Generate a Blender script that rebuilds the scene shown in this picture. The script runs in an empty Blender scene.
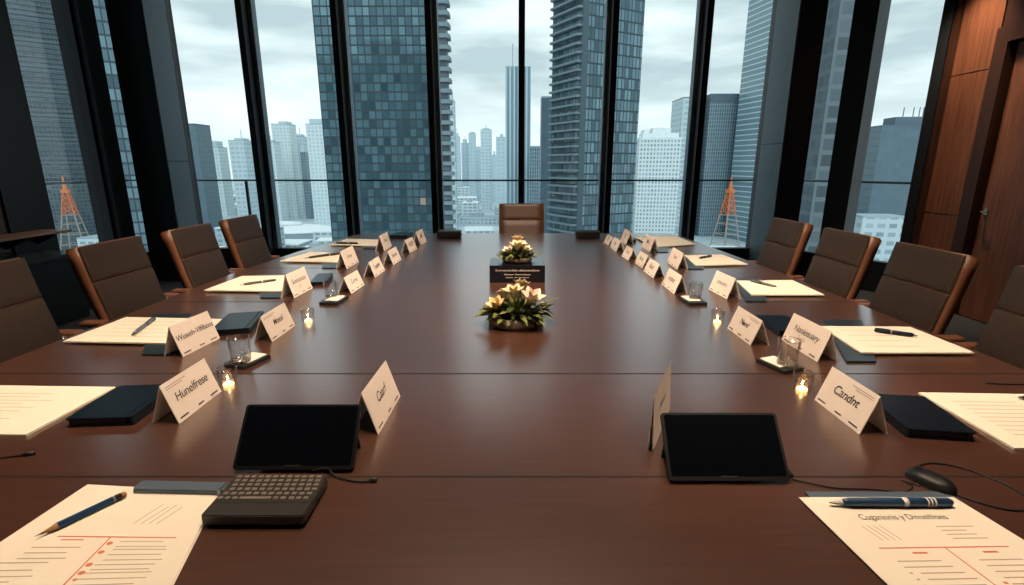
import bpy, bmesh, math, random
from mathutils import Vector, Matrix
random.seed(7)
R = math.radians
scn = bpy.context.scene
col = scn.collection

# ------------------------------------------------------------------ materials
def lin(h):
    h = h.lstrip('#'); o = []
    for i in (0, 2, 4):
        c = int(h[i:i+2], 16) / 255
        o.append(c/12.92 if c <= .04045 else ((c+.055)/1.055)**2.4)
    return (*o, 1)
def newmat(name):
    m = bpy.data.materials.new(name); m.use_nodes = True
    nt = m.node_tree; nt.nodes.clear()
    return m, nt
def N(nt, typ, ins=None, **kw):
    n = nt.nodes.new(typ)
    for k, v in kw.items(): setattr(n, k, v)
    for k, v in (ins or {}).items():
        s = n.inputs[k]
        if isinstance(v, bpy.types.NodeSocket): nt.links.new(v, s)
        else: s.default_value = v
    return n
def M(nt, op, a, b=0.0):
    n = nt.nodes.new('ShaderNodeMath'); n.operation = op
    for i, v in enumerate((a, b)):
        if isinstance(v, bpy.types.NodeSocket): nt.links.new(v, n.inputs[i])
        else: n.inputs[i].default_value = v
    return n.outputs[0]
def MIX(nt, f, a, b):
    n = nt.nodes.new('ShaderNodeMix'); n.data_type = 'RGBA'
    for k, v in ((0, f), (6, a), (7, b)):
        if isinstance(v, bpy.types.NodeSocket): nt.links.new(v, n.inputs[k])
        else: n.inputs[k].default_value = v
    return n.outputs[2]
def out(nt, sh): N(nt, 'ShaderNodeOutputMaterial', {'Surface': sh})
def principled(name, c, rough=.5, metal=0, spec=.5, c2=None, nscale=(8, 8, 8), noise=6, bump=0, bscale=60, emis=None, coat=0, contrast=(.35, .65)):
    m, nt = newmat(name)
    base = c
    tc = N(nt, 'ShaderNodeTexCoord')
    if c2 is not None:
        mp = N(nt, 'ShaderNodeMapping', {'Vector': tc.outputs['Object'], 'Scale': nscale})
        nz = N(nt, 'ShaderNodeTexNoise', {'Vector': mp.outputs[0], 'Scale': noise, 'Detail': 5})
        rp = N(nt, 'ShaderNodeMapRange', {'Value': nz.outputs[0], 'From Min': contrast[0], 'From Max': contrast[1]})
        base = MIX(nt, rp.outputs[0], c, c2)
    p = N(nt, 'ShaderNodeBsdfPrincipled', {'Base Color': base, 'Roughness': rough, 'Metallic': metal, 'Specular IOR Level': spec, 'Coat Weight': coat, 'Coat Roughness': .22, 'Coat IOR': 2.2})
    if bump:
        nb = N(nt, 'ShaderNodeTexNoise', {'Vector': tc.outputs['Object'], 'Scale': bscale, 'Detail': 4})
        bp = N(nt, 'ShaderNodeBump', {'Strength': bump, 'Distance': .002, 'Height': nb.outputs[0]})
        nt.links.new(bp.outputs[0], p.inputs['Normal'])
    if emis:
        p.inputs['Emission Color'].default_value = emis[0]; p.inputs['Emission Strength'].default_value = emis[1]
    out(nt, p.outputs[0])
    return m
def glassmat(name, tint, lo=.03, hi=.9, blend=.12, rough=0.0, gl=(1, 1, 1, 1)):
    m, nt = newmat(name)
    t = N(nt, 'ShaderNodeBsdfTransparent', {'Color': tint})
    g = N(nt, 'ShaderNodeBsdfGlossy', {'Color': gl, 'Roughness': rough})
    lw = N(nt, 'ShaderNodeLayerWeight', {'Blend': .5})
    f = N(nt, 'ShaderNodeMapRange', {'Value': M(nt, 'POWER', lw.outputs['Facing'], 4.5), 'From Min': .0, 'From Max': 1, 'To Min': lo, 'To Max': hi})
    mx = N(nt, 'ShaderNodeMixShader', {0: f.outputs[0], 1: t.outputs[0], 2: g.outputs[0]})
    out(nt, mx.outputs[0])
    return m
def facade(name, pw, fh, fu, fv, frame, ga, gb, rough=.15, spec=.6, metal=0, lit=0, frough=.6):
    """curtain wall: UV in metres, panes pw x fh, frame widths as fractions"""
    m, nt = newmat(name)
    uv = N(nt, 'ShaderNodeUVMap')
    sp = N(nt, 'ShaderNodeSeparateXYZ', {0: uv.outputs[0]})
    u = M(nt, 'DIVIDE', sp.outputs[0], pw); v = M(nt, 'DIVIDE', sp.outputs[1], fh)
    fu_, fv_ = M(nt, 'FRACT', u), M(nt, 'FRACT', v)
    win = M(nt, 'MULTIPLY', M(nt, 'GREATER_THAN', fu_, fu), M(nt, 'GREATER_THAN', fv_, fv))
    cell = N(nt, 'ShaderNodeCombineXYZ', {0: M(nt, 'FLOOR', u), 1: M(nt, 'FLOOR', v)})
    wn = N(nt, 'ShaderNodeTexWhiteNoise', {'Vector': cell.outputs[0]}, noise_dimensions='2D')
    g = MIX(nt, wn.outputs[0], ga, gb)
    c = MIX(nt, win, frame, g)
    ro = N(nt, 'ShaderNodeMapRange', {'Value': win, 'To Min': frough, 'To Max': rough})
    p = N(nt, 'ShaderNodeBsdfPrincipled', {'Base Color': c, 'Roughness': ro.outputs[0], 'Specular IOR Level': spec, 'Metallic': M(nt, 'MULTIPLY', win, metal)})
    if lit:
        on = M(nt, 'MULTIPLY', M(nt, 'GREATER_THAN', wn.outputs[0], 1-lit), win)
        p.inputs['Emission Color'].default_value = lin('#ffb060')
        nt.links.new(M(nt, 'MULTIPLY', on, .35), p.inputs['Emission Strength'])
    out(nt, p.outputs[0])
    return m

MT = {}
def wood(name, a, b, rough, scale, spec=.5, noise=5, coat=0):
    return principled(name, a, rough, 0, spec, c2=b, nscale=scale, noise=noise, contrast=(.3, .7), coat=coat)
MT['table'] = principled('table_wood', (.084, .0325, .020, 1), .38, 0, .5, c2=(.062, .0235, .0145, 1), nscale=(1.2, 22, 4), noise=4, contrast=(.3, .7), coat=1)
MT['tableside'] = wood('table_edge_wood', (.045, .018, .011, 1), (.03, .012, .008, 1), .35, (1, 12, 12))
MT['seam'] = principled('table_seam', (.006, .004, .003, 1), .7)
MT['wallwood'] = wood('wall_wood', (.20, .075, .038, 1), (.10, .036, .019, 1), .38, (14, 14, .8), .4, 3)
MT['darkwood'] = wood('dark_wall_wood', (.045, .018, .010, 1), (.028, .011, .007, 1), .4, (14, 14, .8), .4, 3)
MT['black'] = principled('black_aluminium', (.0055, .0075, .010, 1), .45, .0, .3)
MT['bluegrey'] = principled('blue_grey_panel', (.10, .145, .17, 1), .45, .0, .5, c2=(.085, .125, .15, 1), noise=2)
MT['mull'] = principled('mullion_grey', (.13, .18, .21, 1), .35, .0, .5)
MT['ceil'] = principled('ceiling_paint', (.10, .075, .06, 1), .8)
MT['floor'] = principled('floor_carpet', (.018, .020, .024, 1), .9, c2=(.012, .014, .017, 1), noise=40)
MT['leather'] = principled('tan_leather', (.140, .057, .029, 1), .42, 0, .45, c2=(.11, .045, .023, 1), noise=7, bump=.15, bscale=180)
MT['panel'] = principled('dark_brown_leather', (.029, .0165, .0095, 1), .55, 0, .3, c2=(.022, .0128, .0075, 1), noise=6, bump=.15, bscale=200)
MT['padred'] = principled('red_brown_leather', (.075, .030, .017, 1), .45, 0, .45, c2=(.06, .024, .014, 1), noise=6)
MT['chairback'] = principled('chair_back_leather', (.05, .026, .016, 1), .5)
MT['chrome'] = principled('chrome', (.55, .5, .46, 1), .22, 1)
MT['blkplastic'] = principled('black_plastic', (.008, .009, .011, 1), .45, 0, .4)
MT['screen'] = principled('black_screen', (.002, .003, .005, 1), .16, 0, .2)
MT['tabbody'] = principled('tablet_black', (.0035, .0038, .0045, 1), .4, 0, .3)
MT['card'] = principled('card_paper', (.84, .74, .67, 1), .75, c2=(.81, .71, .64, 1), noise=3)
MT['ink'] = principled('dark_ink', (.035, .028, .028, 1), .8)
MT['greyink'] = principled('grey_ink', (.47, .36, .28, 1), .85)
MT['redink'] = principled('red_ink', (.68, .20, .11, 1), .8)
MT['paper'] = principled('warm_white_paper', (.86, .79, .67, 1), .8, c2=(.84, .77, .65, 1), noise=3)
MT['navy'] = principled('navy_cover', (.004, .010, .020, 1), .30, 0, .2, c2=(.003, .008, .016, 1), noise=5)
MT['navyfold'] = principled('navy_folder', (.012, .024, .036, 1), .32, 0, .5)
MT['steelblue'] = principled('steel_blue', (.085, .12, .165, 1), .45, .1)
MT['penblue'] = principled('pen_blue', (.012, .045, .11, 1), .3, 0, .5)
MT['pencilwood'] = principled('pencil_wood', (.42, .19, .08, 1), .7)
MT['graphite'] = principled('graphite', (.012, .012, .013, 1), .5)
MT['silver'] = principled('silver_metal', (.5, .5, .5, 1), .3, 1)
MT['gunmetal'] = principled('gunmetal', (.07, .065, .065, 1), .35, .6)
MT['key'] = principled('grey_key', (.17, .15, .13, 1), .5)
MT['keybody'] = principled('keyboard_body', (.022, .019, .017, 1), .5)
MT['water'] = principled('clear_water', (.6, .6, .6, 1), .05)
MT['glass'] = glassmat('tumbler_glass', (.97, .96, .945, 1), .05, .95, .04)
MT['window'] = glassmat('window_glass', (.83, .89, .90, 1), .02, .7)
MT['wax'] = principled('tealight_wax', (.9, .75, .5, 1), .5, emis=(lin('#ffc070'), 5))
MT['flame'] = principled('candle_flame', (1, .7, .3, 1), .5, emis=((1, .66, .30, 1), 90))
MT['coaster'] = principled('black_coaster', (.012, .013, .015, 1), .45)
MT['napkin'] = principled('white_napkin', (.85, .80, .74, 1), .8)
MT['pot'] = principled('dark_stone_pot', (.19, .145, .10, 1), .6, c2=(.13, .10, .07, 1), noise=8)
MT['soil'] = principled('soil', (.02, .013, .008, 1), .9)
MT['leaf'] = principled('green_leaf', (.075, .11, .022, 1), .45, c2=(.22, .22, .06, 1), noise=14, contrast=(.4, .62))
MT['leafdk'] = principled('dark_leaf', (.028, .05, .014, 1), .5, c2=(.06, .08, .02, 1), noise=14)
MT['petal'] = principled('cream_petal', (.90, .78, .52, 1), .5, c2=(.88, .68, .42, 1), noise=12)
MT['petalpink'] = principled('pink_petal', (.90, .64, .52, 1), .5, c2=(.90, .80, .62, 1), noise=12)
MT['petaloran'] = principled('orange_petal', (.88, .58, .28, 1), .5, c2=(.88, .74, .44, 1), noise=12)
MT['stamen'] = principled('stamen', (.7, .42, .06, 1), .6)
MT['signface'] = principled('sign_face', (.006, .006, .010, 1), .14, 0, .5)
MT['signtext'] = principled('sign_lettering', (.55, .45, .40, 1), .6)
MT['shelf'] = wood('console_wood', (.30, .17, .10, 1), (.22, .12, .075, 1), .35, (2, 12, 2))
MT['tealtop'] = principled('glossy_dark_top', (.04, .06, .065, 1), .2)
# exterior: farther buildings are coloured paler, standing in for haze
H = lambda s: lin(s)
MT['ground'] = principled('city_ground', (.55, .62, .65, 1), .9, c2=(.36, .43, .47, 1), noise=.02, nscale=(1, 1, 1))  # lightened to carry the haze over the plain
MT['f_dark'] = facade('facade_dark_grid', 1.5, 1.9, .16, .18, (.012, .026, .034, 1), (.045, .095, .125, 1), (.14, .245, .29, 1), .06, .5, .5, lit=.003)
MT['f_glass'] = facade('facade_blue_grid', 1.9, 4.4, .24, .16, (.022, .046, .060, 1), (.045, .09, .115, 1), (.17, .27, .32, 1), .12, .5, .2, lit=.002)
MT['f_balc'] = facade('facade_balcony', 2.6, 3.0, .2, .28, (.085, .12, .14, 1), (.02, .036, .046, 1), (.06, .09, .11, 1), .3)
MT['slab'] = principled('balcony_concrete', (.26, .34, .38, 1), .7, c2=(.20, .27, .31, 1), noise=.3)
MT['slabdk'] = principled('balcony_concrete_dark', (.15, .21, .24, 1), .7)
MT['f_band'] = facade('facade_bands', 60, 4.6, .0, .2, (.50, .62, .66, 1), (.13, .21, .25, 1), (.17, .26, .30, 1), .2)
MT['f_strip'] = facade('facade_vertical_strips', 4.2, 400, .36, .0, (.44, .53, .56, 1), (.10, .18, .23, 1), (.15, .24, .29, 1), .3)
MT['f_white'] = facade('facade_white_block', 2.6, 3.2, .42, .42, (.66, .72, .73, 1), (.20, .28, .32, 1), (.36, .44, .48, 1), .4)
MT['f_pale'] = facade('facade_haze_pale', 4.5, 4.2, .42, .40, (.60, .69, .71, 1), (.40, .50, .54, 1), (.50, .59, .62, 1), .5)  # haze painted into the colour, paler for distant towers
MT['f_pale2'] = facade('facade_haze_pale_blue', 5.5, 5.0, .3, .45, (.52, .62, .66, 1), (.34, .45, .50, 1), (.42, .53, .58, 1), .5)
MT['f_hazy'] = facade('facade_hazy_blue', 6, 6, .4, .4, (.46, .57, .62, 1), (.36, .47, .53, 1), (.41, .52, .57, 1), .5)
MT['f_navy'] = facade('facade_navy', 3, 4, .15, .2, (.085, .135, .17, 1), (.07, .12, .155, 1), (.09, .145, .18, 1), .3)
MT['f_office'] = facade('facade_grey_office', 2.2, 3.6, .34, .16, (.22, .30, .34, 1), (.065, .11, .14, 1), (.10, .155, .19, 1), .25)
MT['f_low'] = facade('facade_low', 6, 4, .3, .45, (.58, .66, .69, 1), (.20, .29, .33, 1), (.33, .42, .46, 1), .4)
MT['f_low2'] = facade('facade_low_haze_grey', 5, 4, .35, .5, (.46, .54, .58, 1), (.18, .26, .30, 1), (.33, .41, .45, 1), .4)  # greys lightened to include distance haze
MT['f_navyplain'] = principled('dark_cladding', (.05, .085, .105, 1), .5)
MT['hazeplain'] = principled('haze_tinted_cladding', (.48, .58, .62, 1), .7)  # haze tint put into the colour of distant tower tops
MT['roofw'] = principled('white_roof', (.80, .85, .86, 1), .8, c2=(.66, .72, .74, 1), noise=.08)
MT['roofg'] = principled('grey_roof', (.36, .44, .48, 1), .8, c2=(.28, .36, .40, 1), noise=.08)
MT['roofd'] = principled('dark_roof', (.10, .15, .18, 1), .8)
MT['lattice_o'] = principled('orange_steel', (.62, .17, .05, 1), .6)
MT['lattice_g'] = principled('grey_steel', (.36, .30, .25, 1), .6)
MT['rail'] = principled('railing_steel', (.05, .075, .09, 1), .4, .5)

# ------------------------------------------------------------------ mesh helpers
def obj(name, bm, mat, parent=None, loc=None, smooth=False, rot=None):
    me = bpy.data.meshes.new(name)
    bmesh.ops.recalc_face_normals(bm, faces=bm.faces)
    bm.to_mesh(me); bm.free()
    if mat is not None: me.materials.append(mat if not isinstance(mat, str) else MT[mat])
    if smooth:
        for p in me.polygons: p.use_smooth = True
    o = bpy.data.objects.new(name, me); col.objects.link(o)
    if parent is not None: o.parent = parent
    if loc is not None: o.location = loc
    if rot is not None: o.rotation_euler = rot
    return o
def thing(name, label, cat, loc=(0, 0, 0), rz=0, group=None):
    o = bpy.data.objects.new(name, None); o.empty_display_size = .1; col.objects.link(o)
    o.location = loc; o.rotation_euler = (0, 0, rz)
    return tag(o, label, cat, group)
def tag(o, label, cat, group=None, kind=None):
    if label: o['label'] = label
    if cat: o['category'] = cat
    if group: o['group'] = group
    if kind: o['kind'] = kind
    return o
def struct(name, bm, mat, **k):
    o = obj(name, bm, mat, **k); o['kind'] = 'structure'; return o
def box(bm, x0, x1, y0, y1, z0, z1, mtx=None, bevel=0, seg=2):
    vs = [bm.verts.new((x, y, z)) for z in (z0, z1) for y in (y0, y1) for x in (x0, x1)]
    if mtx is not None:
        for v in vs: v.co = mtx @ v.co
    fs = [bm.faces.new([vs[i] for i in q]) for q in ((0, 1, 3, 2), (4, 6, 7, 5), (0, 4, 5, 1), (2, 3, 7, 6), (0, 2, 6, 4), (1, 5, 7, 3))]
    bmesh.ops.recalc_face_normals(bm, faces=fs)
    if bevel:
        es = list({e for f in fs for e in f.edges})
        bmesh.ops.bevel(bm, geom=es, offset=bevel, segments=seg, profile=.5, affect='EDGES')
    return bm
def BX(*a, **k): return box(bmesh.new(), *a, **k)
def prism(bm, poly, z0, z1, mtx=None):
    b = [bm.verts.new((x, y, z0)) for x, y in poly]; t = [bm.verts.new((x, y, z1)) for x, y in poly]
    if mtx is not None:
        for v in b+t: v.co = mtx @ v.co
    n = len(poly)
    fs = [bm.faces.new(b[::-1]), bm.faces.new(t)]
    for i in range(n): fs.append(bm.faces.new((b[i], b[(i+1) % n], t[(i+1) % n], t[i])))
    bmesh.ops.recalc_face_normals(bm, faces=fs)
    return bm
def rrect(w, d, r, n=4, cx=0, cy=0):
    p = []
    for sx, sy, a0 in ((1, 1, 0), (-1, 1, 90), (-1, -1, 180), (1, -1, 270)):
        for i in range(n+1):
            a = R(a0+90*i/n); p.append((cx+sx*(w/2-r)+r*math.cos(a), cy+sy*(d/2-r)+r*math.sin(a)))
    return p
def lathe(bm, prof, n=24, mtx=None, cap=True):
    rings = []
    for r, z in prof:
        ring = [bm.verts.new((r*math.cos(2*math.pi*i/n), r*math.sin(2*math.pi*i/n), z)) for i in range(n)]
        rings.append(ring)
    for a, b in zip(rings, rings[1:]):
        for i in range(n): bm.faces.new((a[i], a[(i+1) % n], b[(i+1) % n], b[i]))
    if cap:
        bm.faces.new(rings[0][::-1]); bm.faces.new(rings[-1])
    if mtx is not None:
        for ring in rings:
            for v in ring: v.co = mtx @ v.co
    return bm
def tube(bm, pts, r, n=8, rad=None):
    pts = [Vector(p) for p in pts]; rings = []
    for i, p in enumerate(pts):
        t = (pts[min(i+1, len(pts)-1)] - pts[max(i-1, 0)]).normalized()
        a = t.cross(Vector((0, 0, 1)))
        if a.length < 1e-3: a = t.cross(Vector((1, 0, 0)))
        a.normalize(); b = t.cross(a)
        rr = rad[i] if rad else r
        rings.append([bm.verts.new(p + a*rr*math.cos(2*math.pi*k/n) + b*rr*math.sin(2*math.pi*k/n)) for k in range(n)])
    for A, B in zip(rings, rings[1:]):
        for k in range(n): bm.faces.new((A[k], A[(k+1) % n], B[(k+1) % n], B[k]))
    bm.faces.new(rings[0][::-1]); bm.faces.new(rings[-1])
    return bm
def smoothpath(P, k=6):
    P = [Vector(p) for p in P]; o = []
    for i in range(len(P)-1):
        p0, p1, p2, p3 = P[max(i-1, 0)], P[i], P[i+1], P[min(i+2, len(P)-1)]
        for j in range(k):
            t = j/k
            o.append(.5*((2*p1)+(p2-p0)*t+(2*p0-5*p1+4*p2-p3)*t*t+(3*p1-p0-3*p2+p3)*t**3))
    o.append(P[-1]); return o
def strips(segs, mtxf):
    """thin printed strips: list of quads in (u,v) mapped by mtxf"""
    bm = bmesh.new()
    for q in segs: bm.faces.new([bm.verts.new(mtxf(u, v)) for u, v in q])
    return bm
def text_mesh(s, size, shear=.0, align='CENTER', space=1.0):
    c = bpy.data.curves.new('txt', 'FONT'); c.body = s; c.size = size; c.shear = shear; c.align_x = align; c.align_y = 'CENTER'; c.space_character = space; c.offset = .003*size
    o = bpy.data.objects.new('txt', c); col.objects.link(o)
    dg = bpy.context.evaluated_depsgraph_get()
    me = bpy.data.meshes.new_from_object(o.evaluated_get(dg))
    bm = bmesh.new(); bm.from_mesh(me)
    bpy.data.objects.remove(o); bpy.data.meshes.remove(me); bpy.data.curves.remove(c)
    return bm
def dup(root, loc, rz, label=None, group=None):
    r = root.copy(); col.objects.link(r); r.location = loc; r.rotation_euler = (0, 0, rz)
    if label: r['label'] = label
    if group: r['group'] = group
    for ch in list(root.children):
        c = ch.copy(); col.objects.link(c); c.parent = r
        for g in list(ch.children):
            d = g.copy(); col.objects.link(d); d.parent = c
    return r

# ------------------------------------------------------------------ camera
cam = bpy.data.cameras.new('camera'); co = bpy.data.objects.new('camera', cam); col.objects.link(co)
cam.sensor_width = 36; cam.lens = 36*506/1024; cam.clip_end = 5000; cam.clip_start = .02
co.location = (0, 0, 1.40); co.rotation_euler = (R(90-14.1), 0, 0)
scn.camera = co

# ------------------------------------------------------------------ room shell
XL, XR, YB = -4.6, 4.3, 6.6
ZC = 3.6
CA, CB = Vector((3.62, 6.45, 0)), Vector((4.3, 5.39, 0))        # chamfered corner glazing
struct('floor', prism(bmesh.new(), [(XL-.1, -2.6), (XR+.1, -2.6), (XR+.1, 5.39), (3.7, 6.7), (XL-.1, 6.7)], -.12, 0), 'floor')
struct('ceiling', prism(bmesh.new(), [(XL-.4, -2.7), (XR+.4, -2.7), (XR+.4, 5.6), (3.9, 6.9), (XL-.4, 6.9)], ZC, ZC+.15), 'ceil')
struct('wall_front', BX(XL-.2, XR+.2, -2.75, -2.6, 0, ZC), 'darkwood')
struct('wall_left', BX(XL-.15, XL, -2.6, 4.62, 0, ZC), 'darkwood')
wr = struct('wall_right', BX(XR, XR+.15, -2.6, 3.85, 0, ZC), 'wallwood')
# spandrels under the glazing
SILL = .30
struct('wall_back', BX(XL, 3.66, YB-.06, YB+.12, 0, SILL), 'black')
struct('wall_left_sill', BX(XL-.12, XL+.03, 4.62, YB, 0, SILL-.02), 'black')
def along(t, off=0.0):
    d = (CB-CA); n = Vector((-d.y, d.x, 0)).normalized()   # n points outwards (+x +y)
    return CA + d*t + n*off
def chamfer_box(bm, t0, t1, o0, o1, z0, z1):
    return prism(bm, [along(t0, o0)[:2], along(t1, o0)[:2], along(t1, o1)[:2], along(t0, o1)[:2]], z0, z1)
struct('wall_corner_sill', chamfer_box(bmesh.new(), 0, 1, -.05, .12, 0, SILL), 'black')

# back wall glazing: bays between deep fins
fins = [.114+1.08*k for k in range(-3, 3)]                      # -3.13 ... 2.27
edges = [-4.07] + fins + [3.10]
for i in range(len(edges)-1):
    a, b = edges[i], edges[i+1]
    bm = bmesh.new()
    if i < len(edges)-2:
        box(bm, b-.036, b+.036, YB-.21, YB+.05, SILL, ZC)
    box(bm, a, b, YB-.05, YB+.05, SILL, SILL+.05)
    box(bm, a, b, YB-.05, YB+.05, ZC-.06, ZC)
    w = struct('window_%d' % (i+1), bm, 'black')
    if i < len(edges)-2:                                         # slim grey cap strip beside the fin
        s = -1 if b > .2 else (1 if b < 0 else 0)
        if s:
            g = BX(b+s*.036 if s > 0 else b-.086, b+.086 if s > 0 else b-.036, YB-.07, YB+.04, SILL+.05, ZC-.06)
            obj('mullion_strip', g, 'mull', w)
    obj('window_glass', BX(a+.02, b-.02, YB-.004, YB+.004, SILL+.05, ZC-.06), 'window', w)
# left wall glazing
lw = [(4.62, 5.10), (5.77, 6.14)]
bm = bmesh.new()
box(bm, XL-.14, XL+.02, 4.62, 5.08, SILL-.02, ZC); box(bm, XL-.14, XL+.04, 5.08, 5.80, SILL-.02, SILL+.05)
w = struct('window_8', bm, 'black')
obj('window_glass', BX(XL-.06, XL-.05, 5.08, 5.80, SILL+.05, ZC), 'window', w)
bm = bmesh.new()
box(bm, XL-.14, XL+.04, 5.77, 6.11, SILL-.02, ZC); box(bm, XL-.10, XL+.10, 5.80, 5.86, SILL-.02, ZC)
box(bm, XL-.14, XL+.04, 6.12, 6.5, SILL-.02, SILL+.05)
w = struct('window_9', bm, 'black')
obj('window_glass', BX(XL-.06, XL-.05, 6.12, 6.5, SILL+.05, ZC), 'window', w)
# corner columns
cl = struct('trim_1', BX(-4.47, -4.075, 6.16, 6.70, 0, ZC), 'black')
obj('column_panel', BX(-4.075, -4.06, 6.165, 6.56, 1.455, ZC), 'bluegrey', cl)
obj('column_panel', BX(-4.075, -4.06, 6.165, 6.56, 0, 1.445), 'bluegrey', cl)
cr = struct('trim_2', prism(bmesh.new(), [(3.115, 6.03), (3.40, 6.03), (3.66, 6.50), (3.66, 6.70), (3.115, 6.70)], 0, ZC), 'black')
obj('column_panel', BX(3.10, 3.115, 6.035, 6.56, 1.655, ZC), 'bluegrey', cr)
obj('column_panel', BX(3.10, 3.115, 6.035, 6.56, 0, 1.645), 'bluegrey', cr)
# chamfer glazing
bm = bmesh.new()
chamfer_box(bm, .30, .50, -.16, .08, SILL, ZC); chamfer_box(bm, 0, .30, -.04, .06, SILL, SILL+.05)
w = struct('window_10', bm, 'black')
gb = bmesh.new(); chamfer_box(gb, 0, .30, .0, .008, SILL+.05, ZC); obj('window_glass', gb, 'window', w)
bm = bmesh.new()
chamfer_box(bm, .93, 1.0, -.10, .08, SILL, ZC); chamfer_box(bm, .5, .93, -.04, .06, SILL, SILL+.05)
w = struct('window_11', bm, 'black')
gb = bmesh.new(); chamfer_box(gb, .5, .93, .0, .008, SILL+.05, ZC); obj('window_glass', gb, 'window', w)
# right wall: trim, wood panels, door
struct('trim_3', BX(4.24, 4.42, 5.30, 5.42, 0, ZC), 'darkwood')
for k, (z0, z1) in enumerate(((.12, .925), (.935, 2.235), (2.245, ZC))):
    struct('trim_%d' % (4+k), BX(4.28, 4.36, 4.86, 5.295, z0, z1), 'wallwood')
struct('baseboard_right', BX(4.285, 4.36, 4.86, 5.30, 0, .115), 'darkwood')
struct('wall_right_back', BX(4.36, 4.45, 3.7, 5.42, 0, ZC), 'black')
struct('trim_7', BX(4.24, 4.36, 4.72, 4.845, 0, 2.56), 'darkwood')
struct('trim_8', BX(4.24, 4.36, 3.85, 4.72, 2.43, 2.56), 'darkwood')
for k, (y0, y1) in enumerate(((3.85, 4.36), (4.37, 4.845))):
    struct('trim_%d' % (9+k), BX(4.28, 4.36, y0, y1, 2.57, ZC), 'darkwood')
d = struct('door_1', BX(4.31, 4.355, 3.87, 4.69, .01, 2.42), 'wallwood')
h = obj('door_handle', BX(4.255, 4.268, 4.575, 4.645, .985, .999, bevel=.003), 'chrome', d)
obj('handle_post', BX(4.268, 4.311, 4.63, 4.645, .985, .999), 'chrome', h)
obj('lock_plate', BX(4.302, 4.312, 4.62, 4.655, .965, 1.02), 'chrome', d)

# balcony rail outside the glass
bl = thing('balcony_railing', 'thin dark steel guard rail running outside the window wall', 'railing', (0, 7.05, 0))
bm = bmesh.new()
box(bm, -5.25, 3.95, -.015, .015, 1.192, 1.214)
obj('top_rail', bm, 'rail', bl)
bm = BX(-5.27, -5.23, -2.6, -.02, 1.185, 1.215); obj('top_rail', bm, 'rail', bl)
bm = tube(bmesh.new(), [(3.95, 0, 1.2), (4.95, -1.55, 1.2)], .016, 8); obj('top_rail', bm, 'rail', bl)
for x in (-3.62, .12, 3.95):
    obj('rail_post', BX(x-.016, x+.016, -.016, .016, 0, 1.19), 'rail', bl)
struct('trim_11', prism(bmesh.new(), [(-5.4, 4.0), (-4.76, 4.0), (-4.76, 6.74), (3.8, 6.74), (4.5, 5.5), (5.3, 5.5), (4.1, 7.2), (-5.4, 7.2)], -.15, -.005), 'slabdk')

# ------------------------------------------------------------------ console by the left wall
cs = thing('side_cabinet', 'dark low side cabinet with glossy top beside the left window wall', 'cabinet', (-4.3, 4.25, 0))
obj('cabinet_body', BX(-.26, .26, -.75, .45, .06, .60), 'black', cs)
obj('cabinet_top', BX(-.28, .28, -.77, .47, .60, .625), 'tealtop', cs)
for y in (-.45, .15):
    dd = obj('door', BX(.26, .275, y-.285, y+.285, .09, .58), 'black', cs)
    obj('handle', BX(.275, .29, y+.2, y+.22, .3, .42), 'gunmetal', dd)
obj('plinth', BX(-.24, .24, -.72, .42, 0, .06), 'black', cs)
cs = thing('wall_shelf', 'narrow brown wooden shelf board fixed low beside the left windows', 'shelf', (-4.44, 4.42, 0))
obj('shelf_board', BX(-.16, .13, -.35, .54, .772, .795, bevel=.004), 'shelf', cs)
for y in (-.2, .15, .45): obj('bracket', prism(bmesh.new(), [(-.16, .772), (.06, .772), (.06, .76), (-.145, .66), (-.16, .66)], y-.012, y+.012, Matrix(((1, 0, 0, 0), (0, 0, 1, 0), (0, 1, 0, 0), (0, 0, 0, 1)))), 'black', cs)

# ------------------------------------------------------------------ conference table
TZ = .75
tb = thing('conference_table', 'long dark brown wooden conference table with panel seams', 'table', (0, 0, 0))
poly = [(-1.74, .42), (1.685, .42), (1.685, 3.1), (1.65, 3.9), (1.60, 4.82), (1.54, 4.97), (1.40, 5.0), (-1.32, 5.0), (-1.46, 4.97), (-1.53, 4.82), (-1.67, 3.9), (-1.74, 3.1)]
bm = prism(bmesh.new(), poly, TZ-.045, TZ)
es = [e for e in bm.edges if all(v.co.z > TZ-.001 for v in e.verts)]
bmesh.ops.bevel(bm, geom=es, offset=.006, segments=2, affect='EDGES')
obj('tabletop', bm, 'table', tb)
def halfw(y, s):
    pts = [(.42, -1.74), (3.1, -1.74), (3.9, -1.67), (4.82, -1.53), (4.97, -1.46)] if s < 0 else [(.42, 1.685), (3.1, 1.685), (3.9, 1.65), (4.82, 1.60), (4.97, 1.54)]
    for (y0, x0), (y1, x1) in zip(pts, pts[1:]):
        if y0 <= y <= y1: return x0+(x1-x0)*(y-y0)/(y1-y0)
    return s*1.5
for y, full in ((.960, 1), (1.515, 1), (2.40, 0), (3.24, 0)):
    if full:
        obj('seam', BX(halfw(y, -1)+.006, halfw(y, 1)-.006, y-.0028, y+.0028, TZ-.003, TZ+.0006), 'seam', tb)
    else:
        for s in (-1, 1):
            xa = halfw(y, s)-s*.006; xb = s*1.05
            obj('seam', BX(min(xa, xb), max(xa, xb), y-.003, y+.003, TZ-.003, TZ+.0006), 'seam', tb)
for y in (.9, 2.6, 4.3):
    pd = obj('pedestal', BX(-.55, .55, y-.28, y+.28, .06, TZ-.045), 'tableside', tb)
    obj('plinth', BX(-.5, .5, y-.24, y+.24, 0, .06), 'black', pd)

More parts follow.
